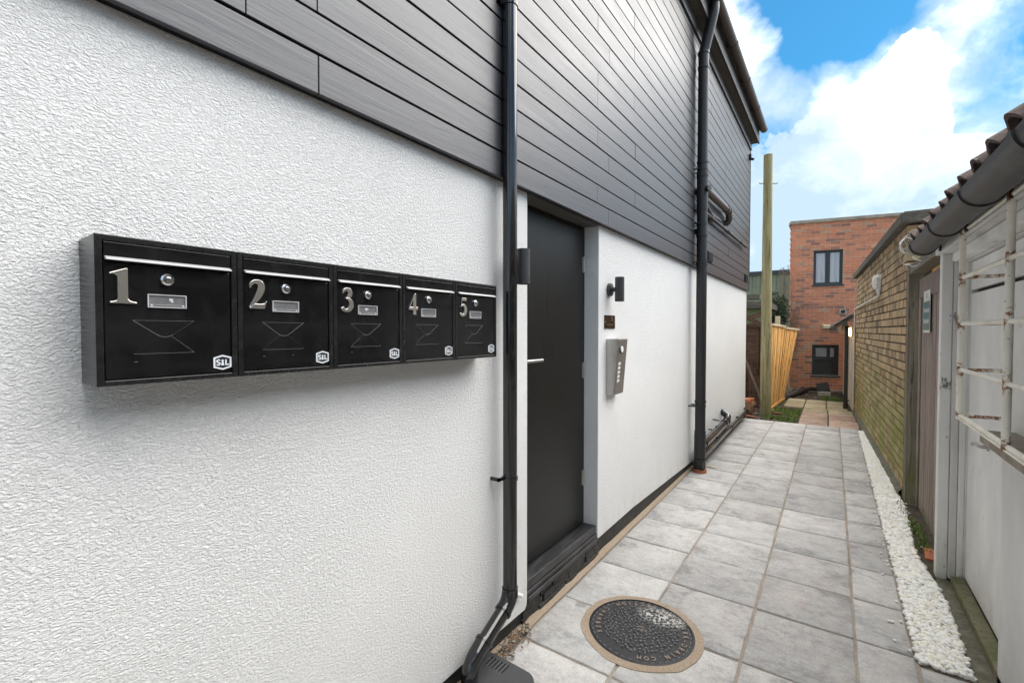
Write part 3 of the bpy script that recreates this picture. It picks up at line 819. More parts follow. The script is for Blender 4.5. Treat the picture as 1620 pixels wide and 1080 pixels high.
# eave
mb = LT(MB()); mb.box(-1.60, -1.186, -4, YE + .10, 4.940, 4.955); mb.build('soffit', M['soffit_brown'], bld)
mb = LT(MB()); mb.box(-1.184, -1.162, -4, YE + .11, 4.925, 5.16); mb.build('fascia', M['eave_board'], bld, bevel=.002)
mb = LT(MB()); mb.box(-1.60, -1.186, YE + .085, YE + .105, 4.958, 5.16); mb.build('verge_board', M['eave_board'], bld)
mb = LT(MB()); mb.prism([(-1.13, 5.165), (-1.13, 5.19), (-4.5, 7.0), (-7.9, 5.19), (-7.9, 5.165)], 'y', -4, YE + .12); mb.build('roof', M['roof_tile'], bld)

# gutter of the white building
def half_gutter(m, x, z, r, y0, y1, th=.003, n=12):
    vs = []
    for yy in (y0, y1):
        for rr in (r, r - th):
            for i in range(n + 1):
                a = math.pi + math.pi * i / n
                vs.append((x + math.cos(a) * rr, yy, z + math.sin(a) * rr))
    q = n + 1; fs = []
    for i in range(n):
        fs.append((i, i + 1, 2 * q + i + 1, 2 * q + i)); fs.append((q + i, q + i + 1, 3 * q + i + 1, 3 * q + i))
        fs.append((i, i + 1, q + i + 1, q + i)); fs.append((2 * q + i, 2 * q + i + 1, 3 * q + i + 1, 3 * q + i))
    fs.append((0, q, 3 * q, 2 * q)); fs.append((n, q + n, 3 * q + n, 2 * q + n))
    m.add(vs, fs)
gt = thing('roof_gutter', 'dark half round gutter along the eave of the boarded building', 'gutter', tuple(LP), LROT)
mb = LT(MB()); half_gutter(mb, -1.092, 5.150, .058, -4, YE + .06); mb.build('trough', M['eave_gutter'], gt, smooth=True, angle=60)
mb = LT(MB()); mb.prism([(-1.092 + .061 * math.cos(math.pi + math.pi * i / 12), 5.150 + .061 * math.sin(math.pi + math.pi * i / 12)) for i in range(13)], 'y', YE + .05, YE + .072); mb.build('stop_end', M['eave_gutter'], gt)
for yy in (1.2, 2.6, 4.0, 5.3, 6.3, 7.3, 8.3):
    mb = LT(MB()); half_gutter(mb, -1.092, 5.150, .0635, yy, yy + .05 if yy == 5.3 else yy + .035, .005)
    mb.box(-1.165, -1.14, yy, yy + .03, 5.10, 5.155)
    mb.build('bracket', M['eave_gutter'], gt, smooth=True, angle=60)

# black downpipe beside the letterboxes
def pipe_clip(m, c, r, z, wallx, w=.016):
    m.cyl((c[0], c[1], z - w / 2), (c[0], c[1], z + w / 2), r + .004, n=24)
    for s_ in (-1, 1):
        pass
    m.cyl((c[0] - .01, c[1] - r * .95, z), (wallx, c[1] - r * 1.05, z), .006, n=10)
    m.cyl((c[0] - .01, c[1] + r * .95, z), (wallx, c[1] + r * 1.05, z), .006, n=10)
p1 = thing('downpipe', 'glossy black round downpipe between the letterboxes and the black door', 'downpipe', (-1.255, 1.777, 0))
dp = lambda y, z, x=0: (x, y - 1.777, z)
mb = MB(); mb.cyl((0, 0, .30), (0, 0, 4.72), .034, n=32, caps=False); mb.build('pipe', M['black_gloss_plastic'], p1, smooth=True)
mb = MB(); mb.tube(arc_path([(0, 0, 4.70), (0, 0, 4.78), (.168, 0, 5.02), (.168, 0, 5.10)], .05), .034, 24); mb.build('swan_neck', M['black_gloss_plastic'], p1, smooth=True)
mb = MB(); mb.cyl((0, 0, .300), (0, 0, .345), .0385, n=32); mb.tube(arc_path([(0, 0, .33), dp(1.765, .283), dp(1.716, .252)], .035), .0385, 28)
mb.build('elbow', M['black_gloss_plastic'], p1, smooth=True)
mb = MB(); mb.tube([dp(1.727, .258), dp(1.52, .163)], .034, 28); mb.build('offset_pipe', M['black_gloss_plastic'], p1, smooth=True)
mb = MB(); mb.tube(arc_path([dp(1.573, .190), dp(1.500, .150), dp(1.478, .095), dp(1.476, -.02)], .05), .0385, 28)
mb.build('shoe_elbow', M['black_gloss_plastic'], p1, smooth=True)
mb = MB()
for (a, b) in [((1.727, .258), (1.715, .2525)), ((1.580, .1935), (1.568, .188))]:
    mb.tube([dp(*a), dp(*b)], .0415, 28)
mb.build('socket_ring', M['black_gloss_plastic'], p1, smooth=True)
for z in (.872, 3.09):
    mb = MB(); mb.cyl((0, 0, z - .008), (0, 0, z + .008), .038, n=32)
    mb.box(-.072, -.02, -.062, -.048, z - .007, z + .007); mb.box(-.03, -.02, -.062, -.02, z - .007, z + .007); mb.cyl((-.073, -.055, z), (-.040, -.055, z), .009, n=10)
    mb.box(-.072, -.02, .048, .058, z - .007, z + .007); mb.box(-.03, -.02, .02, .058, z - .007, z + .007)
    mb.build('pipe_clip', M['black_gloss_plastic'], p1, smooth=True)

# gully cover
gu = thing('gully_cover', 'black plastic gully cover with slots under the downpipe shoe', 'gully cover', (-1.27, 1.50, 0))
mb = MB()
def gp(x, y): return (x + 1.27, y - 1.50)
notch = [gp(-1.245 + .058 * math.cos(a) - .01, 1.485 + .058 * math.sin(a)) for a in [R(d) for d in range(150, -151, -20)]]
out = [gp(-1.348, 1.715), gp(-1.30, 1.722)] + [gp(-1.12 + .075 * math.cos(a), 1.64 + .075 * math.sin(a)) for a in [R(d) for d in range(90, -1, -15)]] + [gp(-1.045, 1.20), gp(-1.08, 1.15), gp(-1.348, 1.15), gp(-1.348, 1.425)]
notch = [gp(-1.348, 1.432)] + [gp(-1.262 + .052 * math.cos(R(d)), 1.482 + .052 * math.sin(R(d))) for d in range(-120, 121, 20)] + [gp(-1.348, 1.535)]
outline = [gp(-1.348, 1.535), gp(-1.348, 1.715), gp(-1.30, 1.722)] + [gp(-1.12 + .075 * math.cos(R(d)), 1.64 + .075 * math.sin(R(d))) for d in range(90, -1, -15)] + [gp(-1.045, 1.20), gp(-1.08, 1.15), gp(-1.348, 1.15), gp(-1.348, 1.432)] + [gp(-1.262 + .052 * math.cos(R(d)), 1.482 + .052 * math.sin(R(d))) for d in range(-120, 121, 20)]
slots = []
for i in range(6):
    cy = 1.668 ; cx = -1.300 + i * .019
    slots.append([gp(cx - .0035, cy - .028), gp(cx + .0035, cy - .028), gp(cx + .0035, cy + .028), gp(cx - .0035, cy + .028)])
vs, fs = curve_geo([outline] + slots, .009, .002)
mb.T = Matrix.Translation((0, 0, .022)); mb.add(vs, fs); mb.T = Matrix()
mb.build('lid', M['grey_plastic'], gu, smooth=True, angle=30)
mb = MB(); mb.box(-.074, .218, -.345, .205, -.02, .006); mb.build('gully_body', M['black_hopper'], gu)
# crumbs of leaf and grit at the corner beside the gully
mb = MB(); random.seed(5)
for _ in range(520):
    y = random.uniform(1.62, 2.02); x = -1.338 + abs(random.gauss(0, .035)) + (.02 if y < 1.8 else 0)
    if x < -1.05 and y < 1.73: continue
    s_ = random.uniform(.0015, .0055)
    mb.T = Matrix.Translation((x, y, .012)) @ Matrix.Rotation(random.uniform(0, 3), 4, 'Z') @ Matrix.Rotation(random.uniform(-.9, .9), 4, 'Y')
    mb.cur = random.choice([(.16, .115, .075), (.08, .06, .04), (.24, .18, .12), (.36, .33, .28), (.20, .10, .05), (.11, .085, .06)]); mb.box(-s_ * 1.6, s_ * 1.6, -s_, s_, 0, s_ * .6)
mb.T = Matrix(); mb.cur = None
o = mb.build('grit', M['red_brick']); tag(o, 'brown leaf crumbs and grit swept into the wall corner by the gully', 'grit', kind='stuff')
# white overflow pipe stub low on the wall
mb = MB(); mb.cyl((-.03, 0, 0), (.035, 0, 0), .011, n=16); mb.cyl((.0355, 0, 0), (.036, 0, 0), .0085, n=16)
o = mb.build('overflow_stub', M['white_plastic'], None, smooth=True, loc=tuple(LB(-1.33, 1.945, .205))); tag(o, 'short white overflow pipe stub low on the render by the downpipe', 'pipe')

# ------------------------------------------------------------------ numerals
def catmull(p, n=8):
    out = []
    for i in range(len(p) - 1):
        p0 = p[max(i - 1, 0)]; p1_ = p[i]; p2 = p[i + 1]; p3 = p[min(i + 2, len(p) - 1)]
        for k in range(n):
            t = k / n
            out.append(tuple(.5 * ((2 * b) + (-a + c) * t + (2 * a - 5 * b + 4 * c - d) * t * t + (-a + 3 * b - 3 * c + d) * t ** 3) for a, b, c, d in zip(p0, p1_, p2, p3)))
    out.append(p[-1]); return out
def vstroke(pw, n=8):
    """pw: (x, y, width) -> closed outline"""
    s_ = catmull(pw, n); L_, R_ = [], []
    for i, (x, y, w) in enumerate(s_):
        a = s_[max(i - 1, 0)]; b = s_[min(i + 1, len(s_) - 1)]
        d = Vector((b[0] - a[0], b[1] - a[1])); d = d.normalized() if d.length > 1e-9 else Vector((1, 0)); nx, ny = -d.y, d.x
        L_.append((x + nx * w / 2, y + ny * w / 2)); R_.append((x - nx * w / 2, y - ny * w / 2))
    return L_ + R_[::-1]
DIG = {
 '1': [[[(0, .845), (.36, 1.0), (.41, 1.0), (.41, .14), (.45, .085), (.53, .055), (.61, .045), (.61, 0), (0.0, 0), (0.0, .045), (.08, .055), (.15, .085), (.175, .14), (.175, .72), (.165, .775), (.12, .815), (0, .82)]]],
 '2': [[vstroke([(.055, .715, .05), (.10, .85, .11), (.24, .935, .13), (.40, .885, .20), (.435, .72, .24), (.36, .50, .22), (.22, .26, .15), (.08, .06, .10), (.05, .03, .06)])],
       [[(.03, 0), (.54, 0), (.62, .26), (.585, .26), (.53, .185), (.46, .165), (.20, .165)]]],
 '3': [[vstroke([(.06, .76, .05), (.11, .87, .11), (.24, .94, .12), (.39, .87, .19), (.40, .73, .20), (.30, .60, .13), (.20, .545, .05)]), ],
       [vstroke([(.20, .565, .05), (.34, .53, .12), (.44, .40, .20), (.45, .25, .22), (.35, .11, .18), (.22, .06, .12), (.10, .09, .14), (.045, .16, .15), (.03, .19, .10)])]],
 '4': [[[(.36, 1.0), (.46, 1.0), (.46, .36), (.58, .36), (.58, .22), (.46, .22), (.46, 0), (.27, 0), (.27, .22), (0, .22), (0, .30)], [(.27, .36), (.27, .72), (.075, .36)]]],
 '5': [[[(.13, 1.0), (.53, 1.0), (.50, .84), (.145, .84), (.115, .60), (.08, .52)]],
       [vstroke([(.08, .53, .04), (.20, .615, .10), (.36, .56, .18), (.445, .39, .22), (.40, .18, .19), (.25, .065, .13), (.11, .08, .14), (.04, .15, .14), (.03, .175, .1)])]],
}
_dg = {}
def digit_geo(ch):
    if ch not in _dg:
        vs, fs = [], []
        for i, sp in enumerate(DIG[ch]):
            sc = [[(x * .074, y * .074) for x, y in s_] for s_ in sp]
            v, f = curve_geo(sc, .0016 + .0002 * i, .0008)
            b = len(vs); vs += v; fs += [tuple(b + k for k in q) for q in f]
        _dg[ch] = (vs, fs)
    return _dg[ch]

# ------------------------------------------------------------------ five letterboxes
S_OUT = vstroke([(.86, .80, .14), (.62, .90, .2), (.34, .86, .22), (.20, .70, .23), (.36, .54, .23), (.64, .44, .23), (.80, .28, .23), (.66, .13, .22), (.40, .08, .2), (.12, .18, .14)])
BX = [(.276, .546), (.546, .813), (.813, 1.080), (1.080, 1.347), (1.347, 1.614)]
ZB, ZT = 1.4605, 1.772
XF = -1.215
def letterbox(i, y0, y1):
    words = ['one', 'two', 'three', 'four', 'five'][i]
    lab = {0: 'first black letterbox of the row, marked with chrome numeral one', 1: 'second black letterbox of the row, its door marked with chrome numeral two', 2: 'middle black letterbox of the row, its door marked with chrome numeral three',
           3: 'fourth black letterbox of the row, its door marked with chrome numeral four', 4: 'last black letterbox marked numeral five, next to the glossy downpipe'}[i]
    w = y1 - y0
    b = thing('letterbox', lab, 'letterbox', tuple(LB(-1.33, (y0 + y1) / 2, ZB)), LROT, 'numbered letterboxes on the white wall')
    D = XF + 1.33; h = ZT - ZB; hw = w / 2 - .0008
    m = MB(); t = .0125
    m.box(0.0005, D - .0125, -hw + .0006, hw - .0006, .0006, h - .0006)
    m.box(D - .012, D, -hw, -hw + t, 0, h); m.box(D - .012, D, hw - t, hw, 0, h)
    m.box(D - .012, D, -hw + t, hw - t, 0, t * .9); m.box(D - .012, D, -hw + t, hw - t, h - t, h)
    m.build('casing', M['mailbox_frame'], b, bevel=.0015)
    dw_ = hw - t - .002
    m = MB(); m.box(D - .011, D - .0035, -dw_, dw_, t + .001, h - t - .0435)
    d = m.build('door', M['mailbox_gloss'], b, bevel=.0015)
    m = MB(); z1 = h - t - .002; z0 = z1 - .037
    m.prism([(D - .010, z1), (D - .001, z1), (D - .0005, z0 + .007), (D + .0005, z0 + .0055), (D + .0005, z0 + .003), (D - .010, z0 + .001)], 'y', -dw_, dw_)
    fl = m.build('flap', M['mailbox_gloss'], b, bevel=.0008)
    m = MB(); m.prism([(D + .0010, z0 + .0078), (D + .0115, z0 + .0018), (D + .0115, z0 - .0008), (D + .0008, z0 - .0004)], 'y', -dw_ + .001, dw_ - .001)
    m.build('flap_lip', M['mailbox_lip'], fl, bevel=.0006)
    m = MB()
    for q in (-.6, 0, .6): m.cyl((D - .006, q * dw_ - .008, z1 + .003), (D - .006, q * dw_ + .008, z1 + .003), .0025, n=8)
    m.build('flap_hinge', M['clear_plastic'], fl)
    # numeral
    vs, fs = digit_geo(str(i + 1)); wd = max(v[0] for v in vs)
    m = MB(); m.T = face_px(D - .0012, -w / 2 + .046 - wd / 2 + (.003 if i else 0), 1.632 - ZB); m.add(vs, fs); m.T = Matrix()
    m.build('numeral', M['chrome'], d)
    # lock
    m = MB(); yl = -w / 2 + .1235; zl = 1.6885 - ZB
    m.tube([(D - .004, yl, zl), (D + .003, yl, zl), (D + .006, yl, zl)], [.0128, .0128, .0095], 28); m.m = 1
    ringpts = None; m.tube([(D + .0058, yl, zl), (D + .0064, yl, zl)], [.0080, .0078], 24); m.m = 0; m.tube([(D + .0062, yl, zl), (D + .0075, yl, zl), (D + .0078, yl, zl)], [.0058, .0056, .0048], 20); m.m = 1; m.box(D + .0076, D + .0083, yl - .004, yl + .004, zl - .0008, zl + .0008)
    m.build('lock', [M['lock_chrome'], M['lamp_anthracite']], d, smooth=True, angle=30)
    # name holder
    m = MB(); ya, yb = yl - .034, yl + .035; za, zb = 1.6275 - ZB, 1.653 - ZB; x0 = D - .0038
    m.box(x0, x0 + .0015, ya, yb, za, zb); m.m = 1
    m.box(x0, x0 + .0042, ya, yb, zb, zb + .0018); m.box(x0, x0 + .0042, ya, yb, za - .0018, za); m.box(x0, x0 + .0042, ya - .0018, ya, za - .0018, zb + .0018); m.box(x0, x0 + .0042, yb, yb + .0018, za - .0018, zb + .0018)
    m.box(x0 + .0016, x0 + .0024, ya + .001, yb - .001, za + .0045, za + .0052)
    m.cyl((x0, ya + .005, za + .003), (x0 + .004, ya + .005, za + .003), .0022, n=8); m.cyl((x0, yb - .005, za + .003), (x0 + .004, yb - .005, za + .003), .0022, n=8)
    if i in (0, 2):
        yy = ya + (.038 if i == 0 else .024); m.box(x0 + .0016, x0 + .0021, yy, yy + .007 + .006 * (i == 2), zb - .012, zb - .006); m.box(x0 + .0016, x0 + .0020, yy + .003, yy + .008, zb - .015, zb - .011)
    m.build('name_holder', [M['clear_plastic'], M['clear_edge']], d)
    # embossed envelope: thin raised lines
    m = MB(); ye0, ye1 = -w / 2 + .062, -w / 2 + .176; ze0, ze1 = 1.525 - ZB, 1.597 - ZB; x0 = D - .0038; rr = .00050
    for a, c_ in [((ye0, ze0), (ye0, ze1)), ((ye0, ze1), (ye1, ze1)), ((ye1, ze1), (ye1, ze0)), ((ye1, ze0), (ye0, ze0)), ((ye0, ze0), (ye0 + .045, ze0 + .038)), ((ye1, ze0), (ye1 - .045, ze0 + .038))]:
        m.tube([(x0, *a), (x0, *c_)], rr, 6)
    m.tube(arc_path([(x0, ye0, ze1), (x0, (ye0 + ye1) / 2, ze1 - .042), (x0, ye1, ze1)], .02), rr * 1.3, 6)
    for q in ((0, 3) if i == 1 else (0,)): m.tube([(x0, ye0 + .004 + q * .026 - .003, 1.508 - ZB), (x0, ye0 + .004 + q * .026 + .003, 1.508 - ZB)], .0007, 5)
    m.build('embossed_envelope', M['mailbox_gloss'], d)
    # maker sticker
    m = MB(); cy = w / 2 - .0345; cz = 1.498 - ZB; a, c_, e = .0205, .0125, .0185
    hexa = lambda k: [(-a * k, -c_ * k), (0, -e * k), (a * k, -c_ * k), (a * k, c_ * k), (0, e * k), (-a * k, c_ * k)]
    def put(geo, x, mi): m.m = mi; m.T = face_px(x, cy, cz); m.add(*geo); m.T = Matrix()
    x0 = D - .0033
    put(([(*p, 0) for p in hexa(1.03)] + [(*p, -.0003) for p in hexa(1.03)], [(0, 1, 2, 3, 4, 5)] + [(k, (k + 1) % 6, 6 + (k + 1) % 6, 6 + k) for k in range(6)]), x0, 0)
    put(curve_geo([hexa(.98), hexa(.78)], .00008), x0 + .0003, 1)
    sc = .0135
    put(curve_geo([[(-.0152 + x * .0118, -.0072 + y * .0148) for x, y in S_OUT]], .00008), x0 + .0003, 1)
    kh = [(-.0016, .0018), (-.0026, .0035), (-.0024, .0055), (-.0010, .0068), (.0010, .0068), (.0024, .0055), (.0026, .0035), (.0016, .0018), (.0036, -.0072), (-.0036, -.0072)]
    put(curve_geo([kh], .00008), x0 + .0003, 1)
    put(curve_geo([[(.0058, .0068), (.0090, .0068), (.0090, -.0040), (.0152, -.0040), (.0152, -.0072), (.0058, -.0072)]], .00008), x0 + .0003, 1)
    m.build('sticker', [M['sticker_navy'], M['sticker_white']], d)
for i, (a, b) in enumerate(BX): letterbox(i, a, b)

# ------------------------------------------------------------------ lamps, plaque, intercom
def wall_lamp(y, z, label):
    p = LB(-1.33, y, z)
    t = thing('wall_lamp', label, 'wall lamp', tuple(p), LROT, 'up and down lamps beside the door')
    m = MB(); m.tube([(0, 0, 0), (.018, 0, 0), (.022, 0, 0)], [.046, .046, .040], 32); m.cyl((.021, 0, -.0), (.06, 0, 0), .016, n=16); m.build('back_plate', M['lamp_anthracite'], t, smooth=True)
    m = MB()
    n = 36
    m.tube([(.080, 0, -.085), (.080, 0, -.060), (.080, 0, -.0595), (.080, 0, -.0580), (.080, 0, -.0575), (.080, 0, .085)], [.0325, .0325, .0312, .0312, .0325, .0325], n, caps=False)
    m.tube([(.080, 0, .085), (.080, 0, .085), (.080, 0, .078)], [.0325, .029, .029], n, caps=False); m.tube([(.080, 0, -.085), (.080, 0, -.085), (.080, 0, -.078)], [.0325, .029, .029], n, caps=False)
    m.build('body', M['lamp_anthracite'], t, smooth=True)
    for s_ in (-1, 1):
        m = MB(); m.cyl((.080, 0, s_ * .079), (.080, 0, s_ * .077), .029, n=24); m.build('lens', M['lens_glass'], t)
wall_lamp(3.10, 1.868, 'dark cylindrical wall lamp above the bronze plaque')
wall_lamp(1.878, 1.888, 'dark cylindrical wall lamp half hidden behind the glossy downpipe')
pl = thing('bronze_plaque', 'small dark bronze plaque between wall lamp and intercom', 'plaque', tuple(LB(-1.33, 3.108, 1.638)), LROT)
mb = MB(); mb.box(0.001, .006, -.092, .092, -.048, .048); mb.build('plate', M['bronze_plate'], pl, bevel=.001)
mb = MB(); mb.box(.0062, .0070, -.06, .055, -.0205, -.018)
for q in (-.084, .084): mb.cyl((.006, q, 0), (.009, q, 0), .006, n=12)
mb.box(.0062, .0068, .025, .045, .026, .031); mb.box(.0062, .0068, .025, .045, .012, .016)
mb.build('engraved_mark', M['engraving'], pl)
ic = thing('intercom', 'wedge shaped steel intercom with five call buttons on the render', 'intercom', tuple(LB(-1.33, 3.055, 1.318)), LROT)
W_ = .180; Hh = .199
mb = MB()
vs = [(0, 0, -Hh), (.055, 0, -Hh), (.088, 0, Hh), (0, 0, Hh), (0, W_, -Hh), (.055, W_, -Hh), (.088, W_, Hh), (0, W_, Hh)]
mb.add(vs, [(0, 1, 2, 3), (7, 6, 5, 4), (0, 4, 5, 1), (3, 2, 6, 7), (0, 3, 7, 4), (1, 5, 6, 2)])
mb.build('housing', M['steel_side'], ic, bevel=.0015)
def icp(y, z, o=0): # point on the sloping face
    x = .0715 + .033 / .398 * z; return (x + .003 + o, y, z)
mb = MB()
q = [icp(.010, -Hh + .008), icp(W_ - .006, -Hh + .008), icp(W_ - .006, Hh - .008), icp(.010, Hh - .008)]
mb.add(q + [(x - .004, y, z) for x, y, z in q], [(0, 1, 2, 3), (0, 4, 5, 1), (1, 5, 6, 2), (2, 6, 7, 3), (3, 7, 4, 0)])
simple('intercom_face', (.34, .31, .30), .35, None, .1, 40, Metallic=.7)
fp = mb.build('face_panel', M['intercom_face'], ic)
mb = MB(); mb.tube([icp(.062, .125, -.001), icp(.062, .125, .006)], [.030, .027], 24); mb.build('camera_surround', M['black_hopper'], ic)
mb = MB(); mb.tube([icp(.068, .125, .004), icp(.068, .125, .0095)], [.024, .021], 24); mb.build('camera_window', M['white_plastic'], ic, smooth=True, angle=50)
for k in range(5):
    z = .022 - k * .0305
    mb = MB(); y0, y1 = .040, .080
    q = [icp(y0, z - .0105, .0008), icp(y1, z - .0075, .0008), icp(y1, z + .0105, .0008), icp(y0, z + .0105, .0008)]
    mb.add(q + [(x - .0015, y, zz) for x, y, zz in q], [(0, 1, 2, 3), (0, 4, 5, 1), (1, 5, 6, 2), (2, 6, 7, 3), (3, 7, 4, 0)])
    mb.build('call_button', M['white_plastic'], ic)

# ------------------------------------------------------------------ soil pipe and its branches
sp_ = thing('soil_pipe', 'tall matt black soil pipe with fittings running up the boarded wall', 'soil pipe', (-1.195, 5.36, 0))
mb = MB(); mb.cyl((0, 0, .42), (0, 0, 4.53), .0545, n=32); mb.build('pipe', M['black_satin_plastic'], sp_, smooth=True)
mb = MB(); mb.tube(arc_path([(0, 0, 4.50), (0, 0, 4.60), (.10, .0, 5.02), (.10, .0, 5.12)], .08), .0545, 28); mb.build('swan_neck', M['black_satin_plastic'], sp_, smooth=True)
for (za, zb, r_) in [(z - .012, z + .012, .0605) for z in (.45, .79, 2.30, 2.62, 3.42, 4.44, 4.60)] + [(.16, .43, .061), (.05, .15, .058), (2.90, 3.26, .058), (3.262, 3.30, .062)]:
    mb = MB(); mb.cyl((0, 0, za), (0, 0, zb), r_, n=32); mb.build('coupling', M['black_satin_plastic'], sp_, smooth=True)
mb = MB()
mb.cyl((.0, -.03, .095), (.055, -.05, .095), .034, n=20); mb.build('boss', M['black_satin_plastic'], sp_, smooth=True)
for (a, z) in ((-1, 3.12), (1, 3.12), (-1, 2.68)):
    mb = MB(); mb.cyl((0, 0, z), (a * .075, -.035 * a, z), .030, n=20); mb.cyl((a * .066, -.031 * a, z), (a * .082, -.038 * a, z), .034, n=20)
    mb.build('boss', M['black_satin_plastic'], sp_, smooth=True)
for z in (.74, 2.33, 2.75, 3.34):
    mb = MB(); mb.cyl((0, 0, z - .009), (0, 0, z + .009), .0585, n=32)
    for s_ in (-1, 1): mb.cyl((-.02, s_ * .064, z), (-.085 if z > 2 else -.115, s_ * .064, z), .009, n=10); mb.box(-.03, -.012, s_ * .07 if s_ < 0 else s_ * .05, s_ * .05 if s_ < 0 else s_ * .07, z - .009, z + .009)
    mb.build('pipe_clip', M['black_satin_plastic'], sp_, smooth=True)
mb = MB(); mb.cyl((0, 0, -.02), (0, 0, .038), .074, .070, n=28); mb.build('clay_collar', M['clay'], sp_, smooth=True)
mb = MB(); mb.cyl((0, 0, .038), (0, 0, .06), .060, n=28); mb.build('seal', M['black_hopper'], sp_, smooth=True)
# waste pipe at boarding level
def LBt(pts): return [tuple(LB(*p)) for p in pts]
def world_tube(name, segs, mat, parent, smooth=True, n=16):
    m = MB()
    for pts, r_ in segs: m.tube(pts, r_, n)
    return m.build(name, mat, parent, smooth=smooth)
wp = thing('waste_pipe', 'thick brown-black waste pipe branching off the soil pipe across the boards', 'waste pipe', (0, 0, 0))
world_tube('pipe', [(arc_path(LBt([(-1.215, 5.42, 3.16), (-1.215, 6.85, 3.20), (-1.235, 7.02, 3.12), (-1.29, 7.02, 3.06)]), .08), .043)], M['eave_gutter'], wp, n=24)
world_tube('socket', [(LBt([(-1.215, y, 3.161 + (y - 5.42) * .028), (-1.215, y + .06, 3.162 + (y - 5.42) * .028)]), .050) for y in (5.50, 6.66, 6.80)], M['eave_gutter'], wp, n=24)
wp2 = thing('overflow_pipe', 'thin grey waste pipe running along the boards below the thick one', 'waste pipe', (0, 0, 0))
world_tube('pipe', [(LBt([(-1.245, 5.42, 2.93), (-1.245, 8.55, 2.975)]), .020), (arc_path(LBt([(-1.225, 5.5, 3.02), (-1.24, 5.9, 2.96), (-1.27, 6.55, 3.02)]), .1), .024)], M['steel_side'] if False else M['grey_plastic'], wp2)
world_tube('socket', [(LBt([(-1.245, y, 2.93 + (y - 5.42) * .0144), (-1.245, y + .07, 2.931 + (y - 5.42) * .0144)]), .026) for y in (5.9, 6.9, 7.0, 8.0)], M['grey_plastic'], wp2)
# low level pipes
lp = thing('low_waste_pipe', 'pair of stout black waste pipes low on the wall with an elbow', 'waste pipe', (0, 0, 0))
world_tube('pipe', [(arc_path(LBt([(-1.225, 5.40, .27), (-1.225, 6.92, .315), (-1.245, 7.12, .36), (-1.335, 7.12, .42)]), .1), .047)], M['black_gloss_plastic'], lp, n=24)
world_tube('pipe', [(arc_path(LBt([(-1.215, 5.40, .165), (-1.215, 6.95, .205), (-1.255, 7.15, .225), (-1.335, 7.15, .27)]), .1), .032)], M['black_gloss_plastic'], lp, n=20)
world_tube('socket', [(LBt([(-1.225, y, .271 + (y - 5.4) * .0296), (-1.225, y + .05, .272 + (y - 5.4) * .0296)]), .054) for y in (5.55, 6.72, 6.90)] + [(LBt([(-1.335, 7.12, .42), (-1.318, 7.12, .41)]), .062)], M['black_gloss_plastic'], lp, n=24)
world_tube('pipe_clip', [(LBt([(-1.33, 6.3, .30), (-1.21, 6.3, .30)]), .009), (LBt([(-1.33, 6.55, .39), (-1.25, 6.55, .38)]), .009), (LBt([(-1.235, 6.3, .20), (-1.235, 6.3, .36)]), .01)], M['black_gloss_plastic'], lp)
lp2 = thing('drain_pipe', 'thin black pipe along the foot of the white wall to its corner', 'drain pipe', (0, 0, 0))
world_tube('pipe', [(arc_path(LBt([(-1.245, 5.42, .085), (-1.255, 7.3, .13), (-1.265, 9.0, .168), (-1.33, 9.12, .175)]), .05), .025)], M['black_gloss_plastic'], lp2)
world_tube('pipe', [(LBt([(-1.300, 5.42, .060), (-1.305, 8.9, .140)]), .018)], M['black_gloss_plastic'], lp2)
world_tube('pipe_clip', [(LBt([(-1.33, y, .085 + (y - 5.42) * .024), (-1.228, y, .085 + (y - 5.42) * .024)]), .010) for y in (5.8, 7.45, 8.3)] + [(LBt([(-1.255, y, .085 + (y - 5.42) * .024), (-1.255, y + .03, .086 + (y - 5.42) * .024)]), .031) for y in (5.8, 7.45, 8.9)], M['black_gloss_plastic'], lp2)
# vents in the boards
for (y, lab) in ((6.05, 'black louvred vent in the boards just past the soil pipe'), (8.85, 'black louvred vent in the boards near the building corner')):
    v = thing('wall_vent', lab, 'vent', tuple(LB(-1.288, y, 2.485)), LROT, 'vents in the boarding')
    mb = MB(); mb.box(0, .012, -.13, .13, -.062, .062); mb.build('frame', M['black_satin_plastic'], v, bevel=.002)
    for k in range(6):
        mb = MB(); yy = -.10 + k * .04; mb.box(.0125, .024, yy - .008, yy + .004, -.05, .05); mb.build('louvre', M['eave_board'], v)
# small security light under eave at the corner
mb = MB(); mb.box(0, .03, -.03, .03, -.05, .05); mb.cyl((.0, 0, -.02), (.07, 0, -.05), .022, n=14)
o = mb.build('corner_sensor', M['black_satin_plastic'], None, smooth=True, loc=tuple(LB(-1.288, 9.12, 4.64))); tag(o, 'small dark sensor on the boards under the eave corner', 'sensor')
# thin wooden strip lying at the pipe foot
mb = MB(); mb.T = Matrix.Rotation(-.12, 4, 'Z'); mb.box(-.03, .16, -.012, .012, 0, .012)
o = mb.build('timber_offcut', M['rail_timber'], None, loc=(-1.235, 5.62, .004)); tag(o, 'small pale timber offcut on the slabs at the soil pipe foot', 'offcut')

